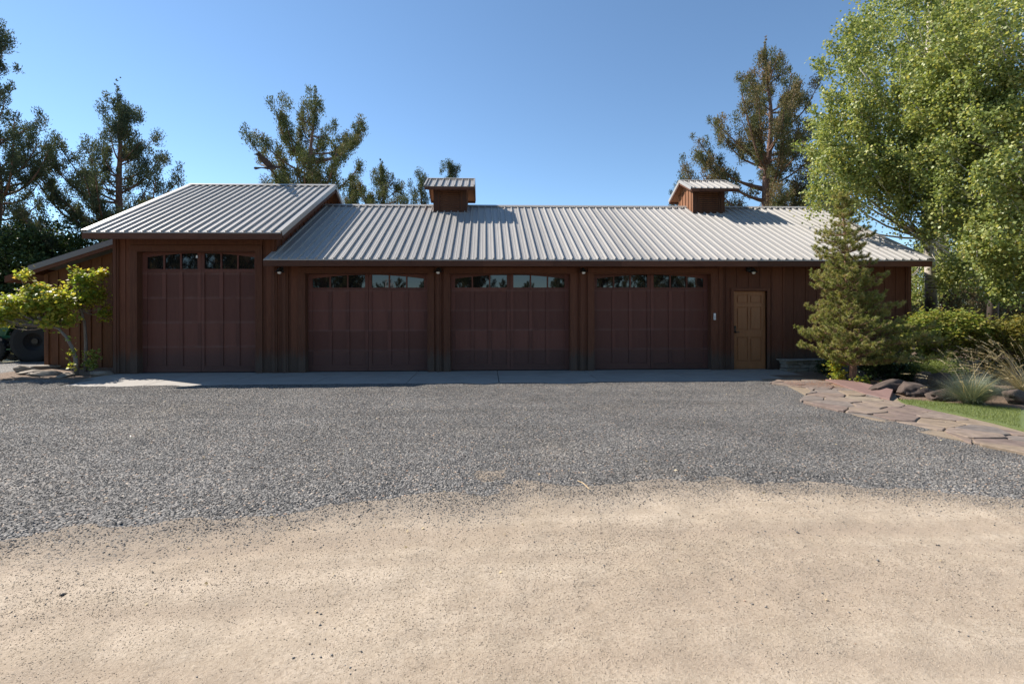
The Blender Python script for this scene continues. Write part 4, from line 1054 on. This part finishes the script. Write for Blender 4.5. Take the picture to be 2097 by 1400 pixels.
leafy('sucker_shoots', (p_.x, Yt-.12, -.05), [bl(146, 690, Yt-.1, .06, .05, .10, .5), bl(146, 722, Yt-.1, .08, .05, .16, 1), bl(150, 750, Yt-.1, .09, .05, .10, 1)], M['small_leaf'], 'barkgrey', 'yellow sucker leaves climbing beside the bent trunk', 'shoots', seed=73, nclump=13, per=5, L=(.06, .09), spread=.05, r0=.008,
      trunk=[(p_.x+.05, Yt-.12, -.06), (p_.x, Yt-.12, .2), (p_.x-.04, Yt-.12, .45)], limb=False)
p_ = onY(182, 745, .2)
leafy('small_plant', (p_.x, .2, -.05), [bl(185, 735, .2, .16, .12, .22, 1)], M['hedge'], 'barkgrey', 'small green plant with some orange leaves at the foot of the young trees', 'plant', seed=74, nclump=11, per=20, L=(.05, .08), spread=.06, r0=.01, trunk=[(p_.x, .2, -.06), (p_.x, .2, .2)], limb=False)

# pine ---------------------------------------------------------------------
def pine():
    global rng
    rng = np.random.default_rng(81); random.seed(81)
    base = onZ(1748, 786, -.055); Y = base.y+.05; root = empty('young_pine', (base.x, Y, -.055), 'young pine with tufted needles standing in front of the right wall', 'tree')
    ax = [(1748, 786), (1747, 745), (1742, 690), (1738, 620), (1733, 545), (1730, 480), (1726, 430), (1722, 395)]
    tv = [Vector(P3(x, y, Y)) for x, y in ax]; tk = MB(); tk.tube(tv, [.075, .068, .058, .046, .034, .026, .018, .008], 10)
    env = [(400, 1716, 1730), (440, 1702, 1765), (470, 1668, 1775), (500, 1660, 1790), (540, 1662, 1780), (600, 1682, 1795), (640, 1682, 1812), (665, 1678, 1860), (690, 1682, 1882), (720, 1672, 1885), (745, 1695, 1860)]
    ez = []; el = []; er = []
    for yy, xl, xr in env[::-1]:
        l = onY(xl, yy, Y); r = onY(xr, yy, Y); ez.append(l.z); el.append(l.x); er.append(r.x)
    zt_ = tv[-1].z; z = .34; T = []; TD = []; TS = []
    def trunk_at(z):
        for a, b in zip(tv[:-1], tv[1:]):
            if a.z <= z <= b.z: return a.lerp(b, (z-a.z)/(b.z-a.z))
        return tv[-1] if z > zt_ else tv[0]
    while z < zt_-.05:
        t = (z-.3)/(zt_-.3); c = trunk_at(z); nb = 11 if t < .55 else (8 if t < .8 else 5)
        a0 = random.uniform(0, 6.28)
        for k in range(nb):
            ang = a0+2*math.pi*k/nb+random.uniform(-.3, .3); cx_, sy_ = math.cos(ang), math.sin(ang)
            xl = c.x-np.interp(z+.1, ez, el); xr = np.interp(z+.1, ez, er)-c.x
            hw = (xr if cx_ > 0 else xl)*abs(cx_)+(xl+xr)*.40*abs(sy_)
            L = max(.08, hw*random.uniform(.55, 1.0)*(1.04 if t < .35 else (1 if t < .55 else .82))-.09)
            tip = Vector((c.x+cx_*L, c.y+sy_*L, z+L*random.uniform(.05, .28)+.02))
            pts = limb_path(c, tip, .10, 6, .04); tk.tube(pts, [.010+.008*L, .009+.006*L, .008+.005*L, .008, .007, .005, .004], 5, cap=False)
            m = max(2, int(L/.080))
            for j in range(m):
                u = 1-j/m*.85; f_ = u*6; q = int(min(f_, 5)); p = pts[q].lerp(pts[q+1], f_-q); d = (pts[q+1]-pts[q]).normalized()
                if j == 0: T.append(p); TD.append(d+Vector((0, 0, .5))); TS.append(1.0)
                for sgn in (-1, 1):
                    if u < .38 and random.random() < .5: continue
                    side = Vector((-d.y, d.x, 0))*sgn; ll = random.uniform(.07, .17)*(1.3-.6*u)*(1 if t < .6 else .8)
                    e = p+side*ll+d*ll*.6+Vector((0, 0, random.uniform(-.01, .09)))
                    tk.tube([p, e], [.005, .004], 4, cap=False); T.append(e); TD.append((e-p).normalized()+Vector((0, 0, .5))); TS.append(random.uniform(.75, 1.05))
        z += random.uniform(.13, .18) if t < .6 else random.uniform(.15, .21)
    for zz in (zt_-.10, zt_-.03, zt_+.03): T.append(trunk_at(zz)); TD.append(Vector((0, 0, 1))); TS.append(1.0)
    T = np.array([tuple(p) for p in T]); TD = unit(np.array([tuple(p) for p in TD])); TS = np.array(TS); nT = len(T)
    per = 62; idx = np.repeat(np.arange(nT), per); n = len(idx)
    u = rng.uniform(-1.0, .15, n); P = T[idx]+TD[idx]*(u*.055*TS[idx])[:, None]
    Dr = unit(TD[idx]*rng.uniform(.1, 1.3, n)[:, None]+rdir(n)*.95)
    V, Fc = needles(P, Dr, rng.uniform(.050, .080, n)*TS[idx], rng.uniform(.0036, .0058, n))
    cl = rng.random(nT); rr = rng.random(n); inner = np.linalg.norm(T[:, :2]-np.array([base.x, Y]), axis=1)
    tk.build('trunk', M['barkpine'], root, smooth=True); from_np('crown', V, Fc, M['pine'], root, rnd=rr, cl=cl[idx])
pine()

# shrubs and plants at the right ----------------------------------------------
hb = onY(1925, 700, -1.75)
leafy('hedge_shrub', (hb.x, -1.75, -.06), [bl(1895, 670, -1.8, .62, .42, .28, 3), bl(1960, 668, -1.8, .62, .42, .27, 3), bl(1925, 692, -1.7, .85, .38, .26, 2.2), bl(1872, 690, -1.7, .3, .3, .25, 1), bl(1900, 722, -1.5, .55, .3, .16, .7), bl(1965, 722, -1.5, .6, .3, .16, .7)],
      M['hedge'], 'barkgrey', 'clipped maple shrub with green and pinkish leaves right of the pine', 'shrub', seed=91, nclump=160, per=105, L=(.045, .075), spread=.10, up=.7, r0=.04,
      trunk=[(hb.x, -1.75, -.06), (hb.x+.05, -1.75, .5), (hb.x, -1.75, 1.1)])
hb2 = onY(2070, 700, -1.9)
leafy('hedge_shrub', (hb2.x, -1.9, -.06), [bl(2030, 692, -1.9, .5, .4, .32, 2), bl(2090, 688, -2.0, .65, .4, .40, 3), bl(2150, 690, -1.9, .65, .4, .4, 1.5), bl(2060, 728, -1.8, .65, .35, .3, 1.5)],
      M['hedgey'], 'barkgrey', 'yellowing shrub at the right frame edge behind the straw grasses', 'shrub', seed=92, nclump=140, per=105, L=(.04, .06), spread=.11, up=.6, r0=.04,
      trunk=[(hb2.x, -1.9, -.06), (hb2.x, -1.9, .5), (hb2.x, -1.9, 1.0)])
for k_, (px_, Y) in enumerate([(1905, -.7), (1935, -.7), (1968, -.7), (2010, -.9)]):   # bare stems under the shrubs
    pass
lb0 = onZ(1920, 786, -.05)
leafy('low_shrub', (lb0.x, lb0.y+.3, -.05), [bl(1880, 752, lb0.y+.35, .45, .35, .14, 2), bl(1930, 752, lb0.y+.35, .5, .35, .15, 2), bl(1900, 772, lb0.y+.3, .5, .3, .12, 1)],
      M['lowjun'], 'barkgrey', 'low feathery green shrub in front of the clipped maple shrub', 'shrub', seed=93, nclump=120, per=110, L=(.02, .04), spread=.075, up=.3, wr=.3, r0=.02, trunk=[(lb0.x, lb0.y+.3, -.05), (lb0.x, lb0.y+.3, .15)])
lb1 = onZ(1815, 783, -.05)
leafy('leafy_plant', (lb1.x, lb1.y+.3, -.05), [bl(1800, 740, lb1.y+.35, .33, .3, .28, 2), bl(1835, 752, lb1.y+.35, .35, .3, .2, 2)],
      M['shadeleaf'], 'barkgrey', 'dark glossy leafy plant between the pine trunk and the boulders', 'plant', seed=94, nclump=60, per=80, L=(.05, .09), spread=.11, r0=.015, trunk=[(lb1.x, lb1.y+.3, -.05), (lb1.x, lb1.y+.3, .2)])
lb2 = onZ(1717, 781, -.05)
leafy('leafy_plant', (lb2.x, lb2.y+.1, -.05), [bl(1715, 752, lb2.y+.15, .13, .12, .12, 1), bl(1720, 768, lb2.y, .10, .1, .06, .8)],
      M['small_leaf'], 'barkgrey', 'pale yellow leafy plant at the left foot of the pine', 'plant', seed=95, nclump=16, per=22, L=(.05, .08), spread=.06, r0=.008, trunk=[(lb2.x, lb2.y+.1, -.05), (lb2.x, lb2.y+.1, .1)], limb=False)
lb3 = onZ(1765, 790, -.05)
leafy('leafy_plant', (lb3.x, lb3.y-.05, -.05), [bl(1768, 778, lb3.y, .10, .06, .07, 1)],
      M['small_leaf'], 'barkgrey', 'small yellow weed right in front of the pine trunk', 'plant', seed=96, nclump=8, per=12, L=(.04, .07), spread=.05, r0=.006, trunk=[(lb3.x, lb3.y-.05, -.05), (lb3.x, lb3.y-.05, .06)], limb=False)
lb4 = onY(1690, 760, -1.0)
leafy('leafy_plant', (lb4.x, -1.0, -.05), [bl(1698, 752, -1.0, .2, .15, .12, 1)], M['shadeleaf'], 'barkgrey', 'dark low plant in the shade by the stone planter wall', 'plant', seed=97, nclump=20, per=50, L=(.03, .06), spread=.07, r0=.006, trunk=[(lb4.x, -1.0, -.05), (lb4.x, -1.0, .1)], limb=False)

def arcs(P, Dh, L, bend, wd, seg=5):
    """arching blades: start P, horizontal heading Dh, length L, bend 0..1"""
    n = len(P); pts = []; th = rng.uniform(R(50), R(88), n) if np.isscalar(bend) and bend < 0 else None
    a = np.arctan2(Dh[:, 1], Dh[:, 0]); side = np.stack([-np.sin(a), np.cos(a), a*0], 1); pos = P.copy(); out_ = [pos.copy()]
    e0 = bend[0]; e1 = bend[1]
    for i in range(seg):
        e = e0+(e1-e0)*(i+.5)/seg; d = np.stack([np.cos(a)*np.cos(e), np.sin(a)*np.cos(e), np.sin(e)], 1); pos = pos+d*(L/seg)[:, None]; out_.append(pos.copy())
    V = []; 
    for i, q in enumerate(out_):
        w_ = (wd*(1-.85*i/seg))[:, None]; V += [q-side*w_, q+side*w_]
    V = np.stack(V, 1); m = V.shape[1]; Fc = []
    for i in range(seg): Fc.append(np.stack([np.arange(n)*m+2*i, np.arange(n)*m+2*i+1, np.arange(n)*m+2*i+3, np.arange(n)*m+2*i+2], 1))
    return V.reshape(-1, 3), np.concatenate(Fc), np.tile(np.arange(n), seg), out_[-1], out_[-2]
def grass_clump(px_, py_, label, r=.5, seed=1, stalks=40, heading=None, n=1500, sl_=.95, blade=True):
    global rng
    rng = np.random.default_rng(seed); c = onZ(px_, py_, -.05); root = empty('ornamental_grass', (c.x, c.y, -.05), label, 'grass clump', 'ornamental grass clumps by the lawn')
    if blade:
        a = rng.uniform(0, 6.28, n); P = np.stack([c.x+np.cos(a)*rng.uniform(0, .10, n), c.y+np.sin(a)*rng.uniform(0, .10, n), a*0-.05], 1)
        e0 = rng.uniform(R(35), R(88), n); V, Fc, ids, _, _ = arcs(P, np.stack([np.cos(a), np.sin(a)], 1), rng.uniform(.6, 1.0, n)*r, (e0, e0-rng.uniform(.3, 1.1, n)), rng.uniform(.0018, .0032, n))
        rr = rng.random(n); from_np('blades', V, Fc, M['bluegrass'], root, rnd=rr[ids], cl=rr[ids])
    if stalks:
        n2 = stalks; a = (rng.uniform(0, 6.28, n2) if heading is None else rng.normal(heading, .5, n2)); P = np.stack([c.x+rng.normal(0, .05, n2), c.y+rng.normal(0, .05, n2), a*0-.03], 1)
        e0 = rng.uniform(R(35), R(80), n2); L = rng.uniform(.7, 1.1, n2)*sl_
        V, Fc, ids, end, prev = arcs(P, np.stack([np.cos(a), np.sin(a)], 1), L, (e0, e0-rng.uniform(.3, 1.0, n2)), rng.uniform(.0036, .0056, n2), 6)
        rr = rng.random(n2)
        # seed heads: small spikelets along the last part of each stalk
        k = 26; idx = np.repeat(np.arange(n2), k); u = rng.uniform(-1, 1, n2*k)[:, None]; d = unit(end-prev)
        SP = end[idx]+d[idx]*u*.07-np.array([0, 0, .012])*(u+1); SV, SF = needles(SP, unit(d[idx]+rng.normal(size=(n2*k, 3))*.35+np.array([0, 0, -.25])), rng.uniform(.015, .035, n2*k), rng.uniform(.0018, .0032, n2*k))
        from_np('stalks', V, Fc, M['straw'], root, rnd=rr[ids], cl=rr[ids]); from_np('seed_heads', SV, SF, M['straw'], root, rnd=rr[idx], cl=rr[idx])
    return root
grass_clump(1990, 828, 'blue green grass clump with a few straw stalks, beside the black upright boulder', .62, 101, 26, None, 2600, .95)
grass_clump(2105, 815, 'straw coloured grass clump sending seed stalks in from the right frame edge', .5, 102, 130, math.pi*.86, 900, 1.15)
grass_clump(2045, 775, 'thin straw grass clump in front of the yellowing shrub', .5, 103, 30, math.pi*.6, 300, .9)
# dry twiggy lavender behind the blue grass
grass_clump(1985, 775, 'dry twiggy grass clump behind the blue green clump', .45, 104, 26, math.pi*.5, 350, .8)

# ------------------------------------------------------------------ tractor
def tractor():
    c = onZ(76, 741, -.07); O = Vector((c.x-.09, c.y+.51, -.07)); T = empty('tractor', O, 'green tractor with black tyres parked at the open end of the lean-to', 'tractor')
    Mx = Matrix.Translation(O) @ Matrix.Rotation(R(190), 4, 'Z')     # local +x = forward
    def tr_(mb): mb.v = [tuple(Mx @ Vector(v)) for v in mb.v]; return mb
    def wheel(x, y, r, w_, rimr, parent):
        t = MB(); n = 40; prof = [(rimr, -w_*.42), (r*.80, -w_*.5), (r*.95, -w_*.46), (r, -w_*.36), (r, w_*.36), (r*.95, w_*.46), (r*.80, w_*.5), (rimr, w_*.42)]
        vs = []; fs_ = []; m = len(prof)
        for i in range(n):
            a = 2*math.pi*i/n
            for rr, yy in prof: vs.append((x+rr*math.cos(a), y+yy, r+rr*math.sin(a)))
        for i in range(n):
            for j in range(m-1): fs_.append((i*m+j, ((i+1) % n)*m+j, ((i+1) % n)*m+j+1, i*m+j+1))
        t.add(vs, fs_); nl = 22
        for i in range(nl):                       # chevron lugs
            for s in (-1, 1):
                a = 2*math.pi*(i+(.5 if s > 0 else 0))/nl; da = .26
                q = []
                for (aa, yy) in ((a, 0.0), (a+da, s*w_*.47), (a+da+.09, s*w_*.47), (a+.09, 0.0)):
                    for rr in (r*.985, r*1.045): q.append((x+rr*math.cos(aa), y+yy, r+rr*math.sin(aa)))
                t.add(q, [(1, 3, 5, 7), (0, 1, 7, 6), (2, 4, 5, 3), (0, 2, 3, 1), (4, 6, 7, 5)])
        o = tr_(t).build('wheel', M['rubber'], parent)
        rm = MB(); vs = []; fs_ = []; prof = [(rimr*1.02, -w_*.40), (rimr*.9, -w_*.30), (rimr*.55, -w_*.10), (rimr*.30, -w_*.16), (rimr*.28, w_*.16), (rimr*.55, w_*.10), (rimr*.9, w_*.30), (rimr*1.02, w_*.40)]; m = len(prof)
        for i in range(n):
            a = 2*math.pi*i/n
            for rr, yy in prof: vs.append((x+rr*math.cos(a), y+yy, r+rr*math.sin(a)))
        for i in range(n):
            for j in range(m-1): fs_.append((i*m+j, ((i+1) % n)*m+j, ((i+1) % n)*m+j+1, i*m+j+1))
        rm.add(vs, fs_); rm.tube([(x, y-w_*.2, r), (x, y+w_*.2, r)], rimr*.31, 16)
        tr_(rm).build('rim', M['yellow'] if r < .5 else M['rubber'], o)
    b = MB(); b.box(-.55, .35, -.22, .22, .45, .85); b.box(.2, 1.35, -.17, .17, .42, .72); b.box(-.1, .35, -.5, .5, .42, .50); b.tube([(0, -.62, .66), (0, .62, .66)], .09, 12); b.tube([(1.2, -.45, .40), (1.2, .45, .40)], .05, 10)
    tr_(b).build('chassis', M['darkmetal'], T)
    hd_ = MB(); hd_.prism([(.35, .72), (1.42, .72), (1.48, .95), (1.35, 1.14), (.35, 1.22)], 'y', -.24, .24); tr_(hd_).build('hood', M['green'], T, bevel=.03)
    for s in (-1, 1):
        f = MB(); n = 12; R1 = .76; q = [(math.cos(R(15+150*i/n))*R1, .66+math.sin(R(15+150*i/n))*R1) for i in range(n+1)]
        for i in range(n):
            (xa, za), (xb, zb) = q[i], q[i+1]; y0, y1 = (.30, .72) if s > 0 else (-.72, -.30)
            f.add([(xa, y0, za), (xa, y1, za), (xb, y1, zb), (xb, y0, zb), (xa*.96, y0, .66+(za-.66)*.96), (xa*.96, y1, .66+(za-.66)*.96), (xb*.96, y1, .66+(zb-.66)*.96), (xb*.96, y0, .66+(zb-.66)*.96)], [(0, 1, 2, 3), (4, 7, 6, 5), (0, 4, 5, 1), (2, 6, 7, 3), (0, 3, 7, 4), (1, 5, 6, 2)])
        tr_(f).build('fender', M['green'], T)
        wheel(0, s*.52, .645, .38, .28, T); wheel(1.2, s*.50, .41, .24, .23, T)
    st = MB(); st.box(-.35, .05, -.2, .2, .95, 1.06); st.prism([(-.38, 1.0), (-.28, 1.0), (-.34, 1.45), (-.42, 1.45)], 'y', -.2, .2); tr_(st).build('seat', M['rubber'], T, bevel=.03)
    sw_ = MB(); sw_.tube([(.35, 0, 1.15), (.22, 0, 1.38)], .02, 8); sw_.tube([(.22+.05*math.sin(a), .17*math.cos(a), 1.38+.16*math.sin(a)*.5) for a in np.linspace(0, 6.28, 17)[:-1]], .014, 6, closed=True); tr_(sw_).build('steering_wheel', M['darkmetal'], T)
    rp_ = MB()
    for s in (-1, 1): rp_.tube([(-.48, s*.35, .7), (-.52, s*.35, 1.95)], .03, 8)
    rp_.tube([(-.52, -.36, 1.95), (-.52, .36, 1.95)], .03, 8); tr_(rp_).build('roll_bar', M['darkmetal'], T)
    stp = MB(); stp.box(.2, .75, -.62, .62, .40, .44); tr_(stp).build('step', M['green'], T)
tractor()

# ------------------------------------------------------------------ bird over the tall roof
def bird():
    o = onY(556, 343, 3.9); mb = MB()
    Rm = Matrix.Translation(o) @ Matrix.Rotation(R(-8), 4, 'Y') @ Matrix.Rotation(R(20), 4, 'Z') @ Matrix.Scale(.9, 4)
    # body from tail (left) to head (right)
    st = [(-.34, .010), (-.26, .025), (-.16, .055), (-.04, .085), (.08, .080), (.16, .052), (.21, .042), (.26, .044), (.295, .028), (.33, .008)]
    mb.tube([(x, 0, .015*math.sin(x*6)) for x, r_ in st], [r_ for x, r_ in st], 12)
    # tail fan
    def plate(poly, th=.012):
        n = len(poly); vs = [(x, y, z+th/2) for x, y, z in poly]+[(x, y, z-th/2) for x, y, z in poly]
        mb.add(vs, [tuple(range(n)), tuple(range(n, 2*n))[::-1]]+[(i, (i+1) % n+0, (i+1) % n+n, i+n) for i in range(n)])
    for k in range(5):
        a = R(180-24+12*k); plate([(-.26, -.02, 0), (-.26+.30*math.cos(a-.08), .30*math.sin(a-.08), -.02), (-.26+.33*math.cos(a), .33*math.sin(a), -.02), (-.26+.30*math.cos(a+.08), .30*math.sin(a+.08), -.02), (-.26, .02, 0)], .010)
    for s in (-1, 1):
        up = .52
        W0 = Vector((.02, s*.05, .03)); Wm = Vector((-.02 if s > 0 else -.1, s*.26, .16)); 
        def pt(u, c):      # u along the span, c chord (front + / back -)
            return (-.02-.30*u*(1 if s < 0 else 1)+c*.9, s*(.05+.52*u), .03+.34*u-.05*u*u)
        pl_ = [pt(0, .12), pt(.35, .13), pt(.65, .09), pt(.80, .05), pt(.80, -.10), pt(.6, -.17), pt(.3, -.19), pt(0, -.16)]
        plate(pl_, .016)
        for k in range(6):      # fingered primaries
            c = .04-.028*k; u1 = 1.12-.035*k
            plate([pt(.76, c+.018), pt(u1-.04, c-.01+.012-.03*k*.6), pt(u1, c-.02-.03*k*.6), pt(u1-.04, c-.034-.03*k*.6), pt(.76, c-.02)], .006)
    mb.v = [tuple(Rm @ Vector(v)) for v in mb.v]
    mb2 = mb.build('bird', M['feather'], None); tag(mb2, 'dark bird of prey with raised fingered wing just above the tall roof ridge', 'bird')
bird()

# ------------------------------------------------------------------ behind the camera: what the door windows mirror
def copy_tree(src, loc, label, sc=1.0, rot=0.0):
    c = src.copy(); COL.objects.link(c)
    c.location = loc; c.scale = (sc, sc, sc); c.rotation_euler.z = rot; c['label'] = label; c['group'] = 'trees across the road, mirrored in the door windows'
    for ch in src.children:
        d = ch.copy(); COL.objects.link(d); d.parent = c
    return c
spots = [(-34, -29, 1.0, 0), (-30.5, -31, 1.1, 1), (-27, -28, 1.0, 2), (-23.5, -31, 1.15, 3), (-20, -29, 1.0, .5), (-17, -30, 1.1, 1.7), (-14.2, -30, 1.0, 2.5), (-12.2, -30, .85, .8), (-18.5, -56, .5, 1.1), (-15, -60, .50, 2.2), (-12.6, -58, .46, .2), (-9, -60, .5, .9), (-5.5, -58, .44, .3), (-3.0, -29, .9, 3.3), (-1.0, -31, .85, .4), (-2, -58, .5, .1), (2.6, -58, .44, .4), (6.5, -60, .50, 1.4), (10.4, -59, .46, 1.9), (7.6, -31, .8, 2.0), (10.3, -30, .8, 2.9), (15, -30, 1.0, 2.7), (18.5, -29, 1.0, 1.2), (22.5, -30, 1.1, .2)]
for i, (x, y, s, r_) in enumerate(spots):
    copy_tree(j_big if i % 2 else j_right, (x, y, -.1), 'juniper standing across the dirt road, visible only in the window reflections', s, r_)
def ladder():
    L = empty('stepladder', (-5.4, -14.6, -.1), 'tall white stepladder seen only as a reflection in the second garage door window', 'ladder')
    a = MB(); H = 3.3; x0 = -5.45
    for s in (-1, 1):
        a.prism([(x0+s*.10-.035, H), (x0+s*.10+.035, H), (x0+s*.62+.045, -.1), (x0+s*.62-.045, -.1)], 'y', -14.60, -14.57)
        a.prism([(x0+s*.08-.02, H-.05), (x0+s*.08+.02, H-.05), (x0+s*.5+.02, -.1), (x0+s*.5-.02, -.1)], 'y', -15.3, -15.27)
    for i in range(9):
        z = .25+i*.34; w_ = .10+.52*(1-z/H); a.box(x0-w_, x0+w_, -14.62, -14.54, z, z+.03)
    a.box(x0-.16, x0+.16, -14.75, -14.5, H, H+.05)
    a.build('frame', M['alu'], L)
ladder()

# leaf litter / pale chips on the gravel ---------------------------------------
rng = np.random.default_rng(5)
n = 260; D = np.sqrt(rng.uniform(2.5**2, 10**2, n)); U = rng.uniform(-1.1, 1.1, n); PX = D*U; PY = -12.26+D
PY = np.minimum(PY, -2.1)
P = np.stack([PX, PY, np.where(PY > edgeY(PX), hg(PX, PY)+.012, hd(PX, PY)+.006)], 1)
V, Fc = leaves(P, rng.uniform(.012, .032, n), .9)
tag(from_np('leaf_litter', V, Fc, M['straw'], rnd=rng.random(n), cl=rng.random(n)), kind='stuff')
# twig on the gravel near the dirt edge
a = onZ(1183, 984, -.03); b = onZ(1207, 1001, -.03)
tw = MB(); tw.tube([a, a.lerp(b, .5)+Vector((0, .02, .01)), b], [.003, .004, .003], 6); tag(tw.build('twig', simple('dry_twig', (.5, .36, .2), .8)), 'pale dry twig lying on the gravel near the dirt edge', 'twig')
